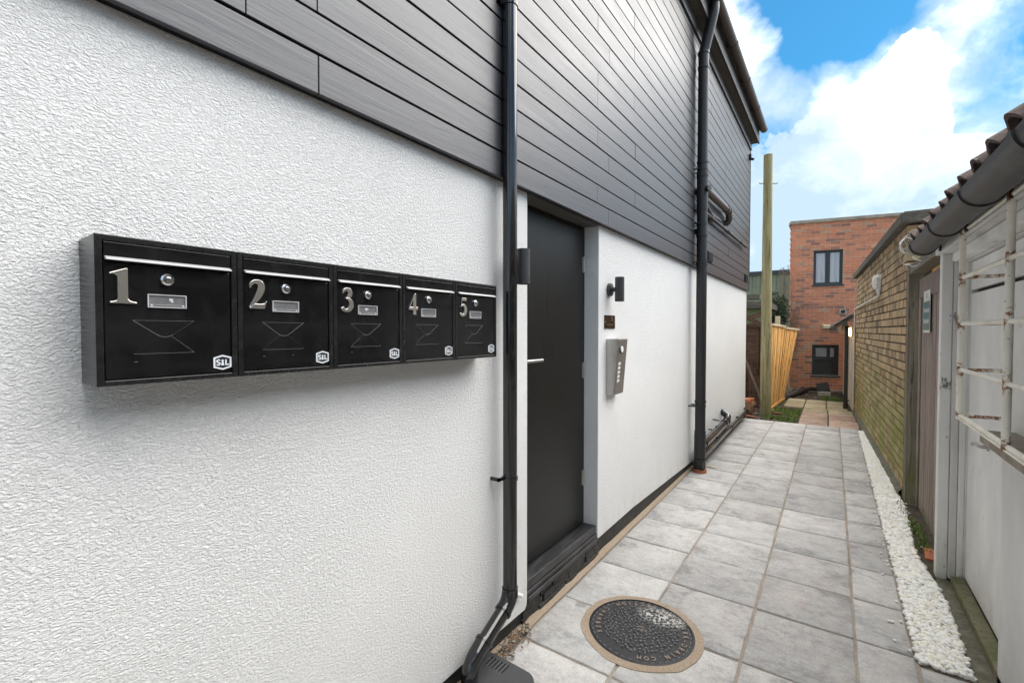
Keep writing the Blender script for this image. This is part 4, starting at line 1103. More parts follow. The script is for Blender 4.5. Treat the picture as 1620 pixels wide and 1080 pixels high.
# ------------------------------------------------------------------ bricks
def brick_variants(n, colfn, sx, sy, sz, mat):
    out = []
    for _ in range(n):
        m = MB(); m.cur = colfn(); j = lambda: random.uniform(-.0015, .0015)
        m.add([(0 + j(), 0 + j(), 0 + j()), (sx, j(), j()), (sx, sy, j()), (0, sy, j()), (j(), j(), sz + j()), (sx, j(), sz + j()), (sx, sy, sz), (0, sy, sz)],
              [(0, 3, 2, 1), (4, 5, 6, 7), (0, 1, 5, 4), (1, 2, 6, 5), (2, 3, 7, 6), (3, 0, 4, 7)])
        out.append(m.mesh('brick', mat))
    return out
random.seed(31)
def ycol():
    b = random.random()
    if b < .15: c = (.24, .165, .10)
    elif b < .45: c = (.44, .30, .165)
    else: c = (.43, .325, .19)
    k = random.uniform(.72, 1.2); return tuple(x * k for x in c)
def rcol():
    b = random.random()
    if b < .08: c = (.32, .15, .11)
    elif b < .18: c = (.52, .31, .20)
    else: c = (.58, .225, .125)
    k = random.uniform(.84, 1.14); return tuple(x * k for x in c)

# yellow brick outbuilding: wall plane local x = 0 (faces -x), runs along local +y from its near corner
ob = thing('brick_outbuilding', 'flat roofed outbuilding of mossy yellow brick along the gravel', 'outbuilding', (.560, 5.65, 0), math.atan(.0358))
mb = MB(); mb.box(.012, .24, .012, 5.46, -.05, 2.575); mb.box(.24, 3.0, .012, .24, -.05, 2.575); mb.box(.24, 3.0, 5.2, 5.46, -.05, 2.575); mb.box(2.8, 3.0, .24, 5.2, -.05, 2.575); mb.build('wall_core', M['dark_joint'], ob)
CH = .0857; rows = 30
cells = []
for r_ in range(rows):
    z = .0 + r_ * CH; y = 0.0
    if r_ % 2: y = -.11
    k = 0
    while y < 5.45:
        L_ = .218 if random.random() > .28 else .108
        a, b = max(y, 0), min(y + L_, 5.455)
        if b - a > .03: cells.append((a, b, z))
        y += L_ + .009; k += 1
cells.sort(key=lambda c: c[0])
vars_l = brick_variants(8, ycol, .1, .216, CH - .015, M['yellow_brick']); vars_s = brick_variants(5, ycol, .1, .106, CH - .015, M['yellow_brick'])
nbr = 0; mb = MB()
for (a, b, z) in cells:
    dx = random.uniform(-.0035, .0025); L_ = b - a
    if nbr < 250 and (abs(L_ - .218) < .002 or abs(L_ - .108) < .002):
        me = random.choice(vars_l if L_ > .15 else vars_s)
        o = mesh_obj('brick', me, ob, (dx, a + .001, z)); nbr += 1
    else:
        mb.cur = ycol(); mb.box(dx, .1, a, b, z + random.uniform(-.001, .001), z + CH - .015)
mb.cur = None; o = mb.build('brick_courses', M['yellow_brick'], ob); o['kind'] = 'stuff'
# near end wall facing the camera
mb = MB(); nb2 = 0; ex = 0
vars_e = brick_variants(6, ycol, .216, .1, CH - .015, M['yellow_brick'])
for r_ in range(rows):
    x = .105 if r_ % 2 else .22
    while x < 2.6:
        if r_ > 23 and x < 1.0: mesh_obj('brick', random.choice(vars_e), ob, (x, random.uniform(-.003, .002), r_ * CH))
        else: mb.cur = ycol(); mb.box(x, x + .216, random.uniform(-.003, .002), .1, r_ * CH, r_ * CH + CH - .015)
        x += .226
mb.cur = None; o = mb.build('end_brick_courses', M['yellow_brick'], ob); o['kind'] = 'stuff'
mb = MB(); mb.box(-.055, 3.06, -.055, 5.50, 2.578, 2.668); mb.build('roof_edge', M['felt_edge'], ob, bevel=.004)
mb = MB(); mb.box(-.03, 3.03, -.03, 5.48, 2.669, 2.685); mb.build('roof_felt', M['mossy_stone'], ob, bevel=.003)
mb = MB()
N = 60; vs = []; fs = []
for i in range(N + 1):
    y = -.02 + i * 5.4 / N; w = .035 + .010 * mnoise.noise(Vector((y * 4, 0, 5)))
    vs += [(-w, y, -.03), (-w * .9, y, .05 + .015 * mnoise.noise(Vector((y * 5, 0, 9)))), (.02, y, .11)]
for i in range(N):
    for k in range(2): a = i * 3 + k; fs.append((a, a + 1, a + 4, a + 3))
mb.add(vs, fs); mb.build('footing', M['mossy_stone'], ob, smooth=True, angle=60)
# bulkhead light and conduit on the brick wall
def obw(x, y, z): return Vector((.560, 5.65, 0)) + Matrix.Rotation(math.atan(.0358), 3, 'Z') @ Vector((x, y, z))
bl = thing('bulkhead_light', 'round white bulkhead light high on the yellow brick wall', 'wall light', tuple(obw(0, 1.93, 2.20)), math.atan(.0358))
mb = MB(); mb.tube([(0, 0, 0), (-.03, 0, 0), (-.035, 0, 0)], [.105, .105, .09], 32); mb.build('base', M['bulkhead_white'], bl, smooth=True)
mb = MB(); mb.tube([(-.034, 0, 0), (-.06, 0, 0), (-.078, 0, 0), (-.085, 0, 0)], [.092, .084, .055, .012], 32); mb.build('diffuser', M['bulkhead_white'], bl, smooth=True, angle=60)
mb = MB(); mb.box(-.05, 0, -.12, -.07, -.14, .06); mb.build('junction_box', M['conduit_white'], bl, bevel=.004)
cd = thing('conduit', 'white cable conduit running down the yellow brick wall from the bulkhead light', 'conduit', tuple(obw(0, 0, 0)), math.atan(.0358))
mb = MB(); mb.tube(arc_path([(-.02, 1.80, 2.10), (-.02, 1.82, 2.02), (-.02, 5.44, 1.99), (-.02, 5.47, .02)], .05), .014, 12); mb.build('tube', M['conduit_white'], cd, smooth=True)
mb = MB()
for y in (2.2, 2.8, 3.4, 4.1, 4.9): mb.box(-.036, 0, y, y + .02, 1.99 + .012 - y * .003, 2.03 - y * .003 + .01)
mb.build('saddle_clip', M['conduit_white'], cd)

# red brick building
RD = math.atan2(.208, .978)
P0 = Vector((-.2, 15.0, 0))
def fw(t, d, z): return P0 + Matrix.Rotation(RD, 3, 'Z') @ Vector((t, d, z))
rb = thing('red_brick_house', 'two storey red brick building closing the end of the alley', 'building', tuple(P0), RD)
T0, T1, ZTOP = -.775, 4.2, 4.50
wins = [(-.258, .413, 2.815, 3.745), (-.262, .352, .362, 1.195)]
mb = MB()
def wall_with_holes(m, x0, x1, z0, z1, holes, ya, yb):
    xs = sorted({x0, x1} | {h[0] for h in holes} | {h[1] for h in holes}); zs = sorted({z0, z1} | {h[2] for h in holes} | {h[3] for h in holes})
    for i in range(len(xs) - 1):
        for j in range(len(zs) - 1):
            cx, cz = (xs[i] + xs[i + 1]) / 2, (zs[j] + zs[j + 1]) / 2
            if any(h[0] < cx < h[1] and h[2] < cz < h[3] for h in holes): continue
            m.box(xs[i], xs[i + 1], ya, yb, zs[j], zs[j + 1])
wall_with_holes(mb, T0 + .008, T1, -.05, ZTOP, wins, .0055, .25)
mb.prism([(T0 + .008, .251), (T1, .251), (T1, 8), (T0 + 1.7, 8)], 'z', -.05, ZTOP - .02)
mb.build('wall_core', M['pale_joint'], rb)
vl = brick_variants(16, rcol, .2125, .1, .0625, M['red_brick'])
mb = MB(); cells = []
def hit(a, b, z):
    for h in wins:
        if b > h[0] and a < h[1] and z + .066 > h[2] and z < h[3]: return h
    return None
for r_ in range(60):
    z = r_ * .075; t = T0 - (.1125 if r_ % 2 else 0)
    if r_ in (17, 18): pass
    while t < T1:
        a, b = max(t, T0), min(t + .2125, T1)
        h = hit(a, b, z)
        if h is None: cells.append((a, b, z))
        else:
            if a < h[0] - .02: cells.append((a, h[0] - .002, z))
            if b > h[1] + .02: cells.append((h[1] + .002, b, z))
        t += .2255
n = 0
cells.sort(key=lambda c: (abs(c[0] - .1) + abs(c[2] - 2.6) * .55))
for (a, b, z) in cells:
    if b - a < .03: continue
    if n < 260 and abs(b - a - .2125) < .001 and a < 1.2:
        mesh_obj('brick', random.choice(vl), rb, (a, random.uniform(-.003, .002), z)); n += 1
    else: mb.cur = rcol(); mb.box(a, b, random.uniform(-.003, .002), .1, z, z + .0625)
# side return bricks (left flank)
for r_ in range(60):
    z = r_ * .075; y = .11 if r_ % 2 else .0
    while y < .2:
        mb.cur = rcol(); mb.box(T0 - .0, T0 + .05, max(y, .002), y + .2155, z, z + .0625); y += .2255
mb.cur = None; o = mb.build('brick_courses', M['red_brick'], rb); o['kind'] = 'stuff'
mb = MB(); mb.prism([(T0 - .04, -.04), (T1, -.04), (T1, 8.05), (T0 + 1.66, 8.05), (T0 - .04, .25)], 'z', ZTOP, ZTOP + .083); mb.build('coping', M['coping_stone'], rb, bevel=.005)
for wi, (a, b, z0, z1) in enumerate(wins):
    m = MB(); f_ = .045; y0, y1 = .045, .105
    m.box(a, b, y0, y1, z0, z0 + f_); m.box(a, b, y0, y1, z1 - f_, z1); m.box(a, a + f_, y0, y1, z0 + f_, z1 - f_); m.box(b - f_, b, y0, y1, z0 + f_, z1 - f_)
    if wi == 0: m.box((a + b) / 2 - .03, (a + b) / 2 + .03, y0, y1, z0 + f_, z1 - f_)
    else: m.box(a + f_, b - f_, y0, y1, (z0 + z1) / 2 - .02, (z0 + z1) / 2 + .02)
    w = m.build('window', M['window_frame'], rb, bevel=.003)
    panes = [(a + f_, (a + b) / 2 - .03, z0 + f_, z1 - f_), ((a + b) / 2 + .03, b - f_, z0 + f_, z1 - f_)] if wi == 0 else [(a + f_, b - f_, z0 + f_, (z0 + z1) / 2 - .02), (a + f_, b - f_, (z0 + z1) / 2 + .02, z1 - f_)]
    for (pa, pb, pz0, pz1) in panes:
        s2 = .022
        m = MB(); m.box(pa, pa + s2, .055, .095, pz0, pz1); m.box(pb - s2, pb, .055, .095, pz0, pz1); m.box(pa + s2, pb - s2, .055, .095, pz0, pz0 + s2); m.box(pa + s2, pb - s2, .055, .095, pz1 - s2, pz1)
        m.build('casement', M['window_frame'], w)
        m = MB(); m.box(pa + s2, pb - s2, .072, .078, pz0 + s2, pz1 - s2); m.build('pane', M['sky_reflect_glass' if wi == 0 else 'window_glass'], w)
        if wi == 1 and pz0 > z0 + .2: m = MB(); m.box(pa + s2 + .03, pb - s2 - .2, .0705, .0718, pz0 + s2 + .05, pz1 - s2 - .02); m.box(pb - s2 - .12, pb - s2 - .03, .0705, .0718, pz0 + s2 + .05, pz1 - s2 - .02); m.build('blind', M['blind_grey'], w)
    m = MB(); m.box(a - .03, b + .03, -.025, .045, z0 - .04, z0 - .002); m.build('sill', M['window_frame'], w, bevel=.003)
# air brick
mb = MB(); mb.box(.345, .50, -.012, .02, 2.02, 2.15); a = mb.build('air_vent', M['concrete'], rb, bevel=.003)
mb = MB(); mb.box(.375, .47, -.016, -.013, 2.045, 2.125); mb.build('grille', M['black_hopper'], a)
# lights on the red wall
cl_ = thing('oblong_bulkhead', 'oblong cream bulkhead light on the red brick wall above the lower window', 'wall light', tuple(fw(.09, -.004, 1.68)), RD)
mb = MB(); mb.box(-.13, .13, -.03, 0, -.062, .062); mb.build('base', M['bulkhead_cream'], cl_, bevel=.012)
mb = MB(); mb.box(-.115, .115, -.075, -.031, -.05, .05); mb.build('diffuser', M['bulkhead_cream'], cl_, bevel=.02, seg=3)

# white lean-to between brick wall and red building
lt = thing('lean_to', 'low white lean-to with tiled roof between the yellow and red brick', 'outbuilding', (.352, 11.16, 0), math.atan(.0358))
mb = MB(); mb.box(0, 1.8, .0, 3.35, -.05, 1.66); mb.build('wall', M['white_plastic'], lt)
mb = MB(); mb.box(-.012, -.001, .85, 1.65, .0, 1.50); mb.build('door', M['white_plastic'], lt, bevel=.002)
mb = MB(); mb.box(-.001, .045, -.02, -.001, 0, 1.66); mb.build('corner_post', M['window_frame'], lt)
mb = MB(); mb.prism([(-.30, 1.665), (.06, 1.93), (1.8, 2.55), (1.8, 2.50), (.06, 1.87), (-.29, 1.63)], 'y', -.05, 3.38); mb.build('roof', M['felt_edge'], lt)
for k in range(4):
    for j in range(3):
        mb = MB(); x0 = -.33 + j * .13; z0_ = 1.672 + j * .096
        mb.T = Matrix.Translation((x0, .15 + k * .55 - .2, z0_ + .01)) @ Matrix.Rotation(-R(33), 4, 'Y')
        mb.box(0, .16, 0, .50, 0, .018); mb.T = Matrix(); mb.build('roof_tile', M['roof_tile'], lt)
mb = MB(); mb.box(-.295, -.28, -.07, 3.4, 1.57, 1.64); mb.build('fascia', M['window_frame'], lt)
def ltw(x, y, z): return Vector((.352, 11.16, 0)) + Matrix.Rotation(math.atan(.0358), 3, 'Z') @ Vector((x, y, z))
rp = thing('rainwater_pipe', 'thin black rainwater pipe in front of the white lean-to', 'downpipe', tuple(ltw(-.105, .35, 0)))
mb = MB(); mb.cyl((0, 0, .06), (0, 0, 1.68), .034, n=16); mb.build('pipe', M['black_satin_plastic'], rp, smooth=True)
mb = MB(); mb.cyl((0, 0, -.01), (0, 0, .10), .042, n=16); mb.cyl((0, 0, .16), (.06, 0, .16), .014, n=8); mb.cyl((0, 0, .14), (0, 0, .17), .040, n=16); mb.build('shoe', M['black_satin_plastic'], rp, smooth=True)
l1 = thing('lit_bulkhead', 'lit round bulkhead light glowing orange beside the thin black rainwater pipe', 'wall light', tuple(ltw(0, .42, 1.55)), math.atan(.0358))
mb = MB(); mb.tube([(0, 0, 0), (-.03, 0, 0)], .095, 24); mb.build('base', M['bulkhead_cream'], l1, smooth=True)
mb = MB(); mb.tube([(-.03, 0, 0), (-.06, 0, 0), (-.085, 0, 0), (-.092, 0, 0)], [.088, .082, .055, .01], 24); mb.build('diffuser', M['lit_glass'], l1, smooth=True, angle=60)
l2 = thing('round_bulkhead', 'unlit round white bulkhead light at the far end of the lean-to', 'wall light', tuple(ltw(-.01, 1.9, 1.62)), math.atan(.0358))
mb = MB(); mb.tube([(0, 0, 0), (-.03, 0, 0)], .15, 24); mb.build('base', M['bulkhead_white'], l2, smooth=True)
mb = MB(); mb.tube([(-.03, 0, 0), (-.07, 0, 0), (-.10, 0, 0), (-.11, 0, 0)], [.145, .13, .08, .01], 24); mb.build('diffuser', M['bulkhead_white'], l2, smooth=True, angle=60)

# drain hopper and hoses on the soil
dh = thing('drain_hopper', 'tilted black drain hopper on a pale concrete base below the lower window', 'drain hopper', (-.14, 13.6, -.04))
mb = MB(); mb.box(-.14, .12, -.09, .10, 0, .12); mb.build('concrete_base', M['concrete'], dh, bevel=.01)
mb = MB(); mb.T = Matrix.Translation((-.02, 0, .13)) @ Matrix.Rotation(R(-12), 4, 'Y') @ Matrix.Rotation(R(-20), 4, 'X')
mb.box(-.13, .13, -.03, -.015, 0, .21); mb.box(-.13, -.115, -.015, .10, 0, .21); mb.box(.115, .13, -.015, .10, 0, .21); mb.box(-.115, .115, .085, .10, 0, .21); mb.build('hopper', M['black_hopper'], dh, bevel=.004)
hs = thing('hose', 'black corrugated hose lying on the soil behind the orange fence', 'hose', (0, 0, 0))
mb = MB(); pth = arc_path([(-.95, 12.2, 0.02), (-.80, 12.75, .03), (-.66, 13.5, .05), (-.48, 14.3, .06), (-.30, 14.5, .05)], .5, 10); mb.tube(pth, [.045 + .006 * (i % 2) for i in range(len(pth))], 12); mb.build('tube', M['hose_black'], hs, smooth=True, angle=70)
hs2 = thing('hose', 'second black pipe crossing the soil towards the red wall', 'hose', (0, 0, 0))
mb = MB(); mb.tube(arc_path([(-.90, 12.7, 0.02), (-.70, 13.4, .06), (-.62, 14.1, .10)], .5, 8), .035, 12); mb.build('tube', M['hose_black'], hs2, smooth=True)

# ------------------------------------------------------------------ telegraph pole
tp = thing('telegraph_pole', 'weathered green-brown telegraph pole beside the orange fence', 'pole', (-1.025, 9.84, -.05))
mb = MB(); n = 24; vs = []; fs = []; H = 4.91
for i in range(41):
    z = H * i / 40; r_ = .096 - .021 * z / H
    for k in range(n):
        a = 2 * math.pi * k / n; rr = r_ * (1 + .03 * mnoise.noise(Vector((math.cos(a) * 2, math.sin(a) * 2, z * .8))))
        vs.append((math.cos(a) * rr - .002 * z, math.sin(a) * rr, z))
for i in range(40):
    for k in range(n): a = i * n + k; b = i * n + (k + 1) % n; fs.append((a, b, b + n, a + n))
fs.append(tuple(range(40 * n, 41 * n))); mb.add(vs, fs); mb.build('shaft', M['pole_timber'], tp, smooth=True, angle=60)
for s_ in (-1, 1):
    mb = MB(); mb.tube([(s_ * .07 * .82, s_ * .07 * .57, 4.38), (s_ * .155 * .82, s_ * .155 * .57, 4.375), (s_ * .17 * .82, s_ * .17 * .57, 4.39)], .008, 8); mb.build('step_iron', M['rust'], tp)

# ------------------------------------------------------------------ orange fence, leaning
def fence_panel(y0, y1, xb0, xb1, xt0, xt1, zt0, zt1, label, nb):
    f = thing('timber_fence', label, 'fence', (xb0, y0, 0), 0, 'orange timber fence panels')
    def P(u, w, off):   # u along, w up (0..1), off outwards
        b = Vector((xb0 + (xb1 - xb0) * u, y0 + (y1 - y0) * u, -.02)); t = Vector((xt0 + (xt1 - xt0) * u, y0 + (y1 - y0) * u, zt0 + (zt1 - zt0) * u))
        return b.lerp(t, w) + Vector((off, 0, 0)) - Vector((xb0, y0, 0))
    def slab_(u0, u1, w0, w1, o0, o1, name, mat):
        m = MB(); vs = [P(u, w, o) for o in (o0, o1) for (u, w) in ((u0, w0), (u1, w0), (u1, w1), (u0, w1))]
        m.add(vs, [(0, 3, 2, 1), (4, 5, 6, 7), (0, 1, 5, 4), (1, 2, 6, 5), (2, 3, 7, 6), (3, 0, 4, 7)]); return m.build(name, mat, f)
    for i in range(nb):
        u0, u1 = i / nb, (i + 1) / nb
        slab_(u0, u1 - .012, .0, .985, 0, .014 + .010 * (i % 2), 'fence_board', M['orange_timber'])
    slab_(-.01, 1.01, .987, 1.012, -.03, .045, 'capping_rail', M['rail_timber'])
    slab_(0, 1, -.0, .035, .026, .04, 'base_rail', M['orange_timber'])
    slab_(-.03, -.004, 0, .985, -.04, .032, 'end_batten', M['orange_timber'])
fence_panel(10.36, 11.32, -1.035, -.985, -1.005, -.86, 1.70, 1.665, 'bright orange timber fence panel nearest the telegraph pole', 6)
fence_panel(11.36, 12.30, -.985, -.925, -.850, -.665, 1.635, 1.60, 'bright orange timber fence panel leaning furthest into the alley', 7)
mb = MB(); mb.box(-.045, .045, -.045, .045, -.05, 1.90); o = mb.build('fence_post', M['rail_timber'], None, bevel=.003, loc=(-1.02, 11.9, 0)); tag(o, 'square pale fence post rising behind the orange panels', 'post')
# old brown lapped fence behind the pole
of = thing('lapped_fence', 'dark brown lapped timber fence between the shed and telegraph pole', 'fence', (-1.5, 10.95, 0))
for k in range(15):
    mb = MB(); z = -.03 + k * .115; mb.T = Matrix.Translation((0, 0, z)) @ Matrix.Rotation(R(6), 4, 'X') @ Matrix.Rotation(R(random.uniform(-.6, .6)), 4, 'Y'); mb.box(-.9, .50, 0, .012, 0, .14); mb.T = Matrix(); mb.build('slat', M['brown_timber'], of)
for x in (-.05, .2, .47): mb = MB(); mb.box(x - .022, x + .022, -.045, -.012, -.05, 1.7); mb.build('batten', M['brown_timber'], of)
# loose timber heaped over the fence
for i, (x0, z0, x1, z1, lab) in enumerate([(-1.62, 1.95, -1.12, 1.62, 'brown plank sloping down across the top of the lapped fence'), (-1.60, 1.80, -1.15, 1.95, 'brown plank rising across the first one on the lapped fence'), (-1.45, 1.68, -1.1, 1.72, 'short flat brown plank on top of the lapped fence')]):
    mb = MB(); d = Vector((x1 - x0, 0, z1 - z0)); mb.T = Matrix.Translation((x0, 10.86 + i * .02, z0)) @ Matrix.Rotation(-math.atan2(d.z, d.x), 4, 'Y'); mb.box(0, d.length, -.012, .012, -.05, .05); mb.T = Matrix()
    o = mb.build('loose_plank', M['brown_timber']); tag(o, lab, 'plank', 'planks heaped on the old fence')
mb = MB(); mb.tube([(-1.47, 10.42, 1.02), (-1.12, 10.2, .16)], .022, 8); o = mb.build('leaning_stick', M['stick_timber']); tag(o, 'old wooden pole leaning against the lapped fence behind the bricks', 'pole')
mb = MB()
for i in range(4): mb.box(-.02 + i * .075, .04 + i * .075, 0, .03, 0, .95 - .14 * i)
o = mb.build('scrap_board', M['brown_timber'], None, loc=(-1.42, 10.75, -.03)); tag(o, 'bundle of reddish scrap boards standing against the lapped fence', 'boards')
# stack of bricks at the building corner
random.seed(9)
lay = [('brick_brown', -.02, 'dark brown brick at the bottom of the pile by the corner'), ('brick_brown', .02, 'brown brick in the second layer of the corner pile'), ('brick_buff', .0, 'buff brick above the brown ones in the corner pile'), ('brick_buff', .03, 'buff brick just under the orange ones in the corner pile'), ('brick_orange', .01, 'bright orange brick topmost on the corner pile')]
bi = 0
for i, (m_, dx, lab) in enumerate(lay):
    for j in range(2):
        mb = MB(); mb.box(-.1, .1, -.05, .05, 0, .062)
        o = mb.build('loose_brick', M[m_], None, bevel=.004, loc=(-1.33 + dx + (.02 * j), 9.56 + j * .14 + random.uniform(-.02, .02), -.03 + i * .066))
        o.rotation_euler = (0, 0, random.uniform(-.5, .5)); tag(o, lab + (' farther back' if j else ''), 'brick', 'bricks piled at the corner')
for (x, y, r_, lab) in [(-1.20, 9.32, .5, 'broken brown brick lying flat beside the pile nearest the slabs'), (-.84, 9.98, .9, 'broken brick leaning on the foot of the telegraph pole')]:
    mb = MB(); mb.box(-.09, .09, -.05, .05, 0, .06); o = mb.build('loose_brick', M['brick_brown'], None, bevel=.006, loc=(x, y, -.035)); o.rotation_euler = (.1, .2, r_); tag(o, lab, 'brick', 'bricks piled at the corner')

# ------------------------------------------------------------------ garden shed, steel building, plants
sh = thing('garden_shed', 'green walled shed with a dark flat roof behind the lapped fence', 'shed', (-2.2, 12.6, 0))
mb = MB(); mb.box(-1.5, .78, 0, 2.0, -.05, 2.10); mb.build('wall', M['green_wall'], sh)
mb = MB(); mb.prism([(-1.6, 2.50), (.98, 2.24), (.98, 2.11), (-1.6, 2.11)], 'y', -.22, 2.2); mb.build('roof', M['felt_edge'], sh)
mb = MB(); mb.box(.45, .75, -.15, .2, 2.34, 2.45); mb.build('roof_block', M['mossy_stone'], sh)
sb = thing('corrugated_building', 'pale green corrugated steel building beyond the shed', 'building', (-9, 25, 0))
mb = MB(); prof = []; x = 0
while x < 12:
    prof += [(x, 0), (x + .16, 0), (x + .20, -.05), (x + .30, -.05), (x + .34, 0)]; x += .34
vs = []; fs = []
for (px_, py_) in prof: vs += [(px_, py_, -.05), (px_, py_, 4.25)]
for i in range(len(prof) - 1): fs.append((2 * i, 2 * i + 2, 2 * i + 3, 2 * i + 1))
mb.add(vs, fs); mb.build('wall_sheet', M['steel_green'], sb)
mb = MB(); mb.box(-.1, 12, -.15, .05, 4.255, 4.42); mb.build('roof_trim', M['window_frame'], sb)
mb = MB(); mb.box(0, 12, .06, 8, -.05, 4.24); mb.build('body', M['steel_green'], sb)
def bush(name, c, rad, nleaf, lsize, mat, label, cat, stems=6, twig=False):
    t = thing(name, label, cat, (c[0], c[1], -.04))
    m = MB()
    for k in range(stems):
        a = random.uniform(0, 6.28); e = Vector((math.cos(a) * rad[0] * random.uniform(.2, .8), math.sin(a) * rad[1] * random.uniform(.2, .8), c[2] + rad[2] * random.uniform(-.4, .9)))
        m.tube([Vector((0, 0, 0)), e * .5 + Vector((0, 0, .1)), e], [.02, .012, .004], 6)
    m.build('stem', M['dead_twig'], t)
    m = MB()
    for _ in range(nleaf):
        while True:
            p = Vector((random.uniform(-1, 1), random.uniform(-1, 1), random.uniform(-1, 1)))
            if p.length < 1 and mnoise.noise(p * 2.3 + Vector((c[0], 3, 1))) > -.18: break
        p = Vector((p.x * rad[0], p.y * rad[1], p.z * rad[2] + c[2]))
        m.T = Matrix.Translation(p) @ Matrix.Rotation(random.uniform(0, 6.3), 4, 'Z') @ Matrix.Rotation(random.uniform(-1.2, 1.2), 4, 'X')
        s_ = lsize * random.uniform(.6, 1.3); m.add([(-s_, 0, 0), (0, -s_ * .4, .0), (s_, 0, 0), (0, s_ * .4, 0)], [(0, 1, 2, 3)])
    m.T = Matrix(); o = m.build('foliage', mat, t); return t
random.seed(77)
bush('evergreen_bush', (-1.36, 14.4, 2.15), (.42, .35, .55), 3600, .035, M['leaf_dark'], 'dark evergreen bush behind the orange fence', 'bush')
# dead climber on the corner of the red building
cv = thing('dead_climber', 'bare dead climber hanging over the corner of the red brick building', 'climber', tuple(fw(-.86, -.1, 0)))
mb = MB()
for _ in range(260):
    t0 = random.uniform(-.25, .28); z0 = random.uniform(1.1, 3.4) if random.random() < .6 else random.uniform(1.0, 2.1)
    if z0 > 2.3: t0 = random.uniform(-.22, .05)
    p = Vector((t0, random.uniform(-.15, .10), z0)); pts = [p.copy()]
    for k in range(4):
        p = p + Vector((random.uniform(-.07, .07), random.uniform(-.04, .04), random.uniform(-.17, .02))); pts.append(p.copy())
    mb.tube(pts, [.005, .004, .004, .003, .002], 4, caps=False)
mb.build('twig', M['dead_twig'], cv)
mb = MB(); mb.tube([(-.02, .0, 0), (-.05, .02, 1.1), (-.1, 0, 2.2), (-.12, .02, 3.3)], [.03, .022, .016, .008], 8); mb.build('stem', M['dead_twig'], cv, smooth=True)

# ------------------------------------------------------------------ timber gate beside the brick outbuilding
gtx = .632
ga = thing('garden_gate', 'old weathered timber gate with a teal and white notice', 'gate', (gtx, 4.02, 0))
for i in range(9):
    y0 = .06 + i * .148
    mb = MB(); mb.box(.006 + random.uniform(0, .003), .024, y0, y0 + .143, .02, 2.02); mb.build('plank', M['gate_timber'], ga, bevel=.002)
for (z0, z1) in ((1.86, 2.03), (1.02, 1.14), (.12, .26)):
    if z0 > 1.5:
        mb = MB(); mb.box(-.004, .0055, .04, 1.42, z0, z1); mb.build('rail', M['gate_timber'], ga, bevel=.002)
for y0 in (.02, 1.33):
    mb = MB(); mb.box(-.005, .0052, y0, y0 + .075, .02, 1.855); mb.build('stile', M['gate_timber'], ga, bevel=.002)
gf = thing('timber_gateway', 'mossy timber posts and lintel framing the old gate', 'gateway', (gtx, 4.02, 0))
mb = MB(); mb.box(-.072, .03, 1.46, 1.60, -.05, 2.18); mb.build('post', M['post_timber'], gf, bevel=.004)
mb = MB(); mb.box(-.058, .03, -.06, .02, -.05, 2.18); mb.build('post', M['post_timber'], gf, bevel=.004)
mb = MB(); mb.box(-.068, .04, .021, 1.459, 2.085, 2.165); mb.build('lintel', M['post_timber'], gf, bevel=.004)
mb = MB(); mb.box(.05, .09, .1, 1.2, 1.98, 2.09); mb.build('rear_board', M['orange_timber'], gf)
sg = thing('gate_notice', 'teal and white notice fixed near the top of the old gate', 'sign', (gtx - .006, 4.98, 1.73))
mb = MB(); mb.box(-.004, 0, -.145, .145, -.17, .17); mb.build('board', M['sign_white'], sg)
mb = MB(); mb.box(-.0052, -.0044, -.138, .138, -.150, .082); mb.build('teal_field', M['sign_teal'], sg)
for txt, z in (('Fire access', .012), ('Keep clear', -.075)):
    mb = MB(); vs, fs = text_geo(txt, .058, .0003, .0009); mb.T = face_mx(-.0058, 0, z); mb.add(vs, fs)
    mb.T = Matrix(); mb.build('lettering', M['sign_white'], sg)
mb = MB(); mb.T = face_mx(-.0052, 0, .125); mb.add([(0, .03, 0), (.012, .008, 0), (.008, -.02, 0), (0, -.032, 0), (-.008, -.02, 0), (-.012, .008, 0)], [(0, 1, 2, 3, 4, 5)]); mb.T = Matrix(); mb.build('emblem', M['sign_teal'], sg)

# ------------------------------------------------------------------ white timber shed with tiled roof
SR = 0.0
ws = thing('white_shed', 'old white painted shed with clay tiled roof on the gravel side', 'shed', (.68, 3.95, 0))
def WS(mb): mb.T = Matrix.Translation((-.68, -3.95, 0)); return mb
# end boards facing the camera side
mb = WS(MB()); mb.box(.560, .612, 3.925, 4.00, .0, 2.08); mb.build('corner_post', M['old_white_paint'], ws, bevel=.004)
mb = WS(MB()); mb.box(.614, .648, 3.905, 4.00, .02, 2.10); mb.build('corner_board', M['old_grey_paint'], ws, bevel=.003)
mb = WS(MB()); mb.box(.650, .678, 3.890, 4.00, .02, 2.12); mb.build('corner_board', M['old_white_paint'], ws, bevel=.003)
mb = WS(MB()); mb.box(.560, .70, 3.93, 3.99, 2.085, 2.20); mb.build('post_head', M['old_grey_paint'], ws, bevel=.003)
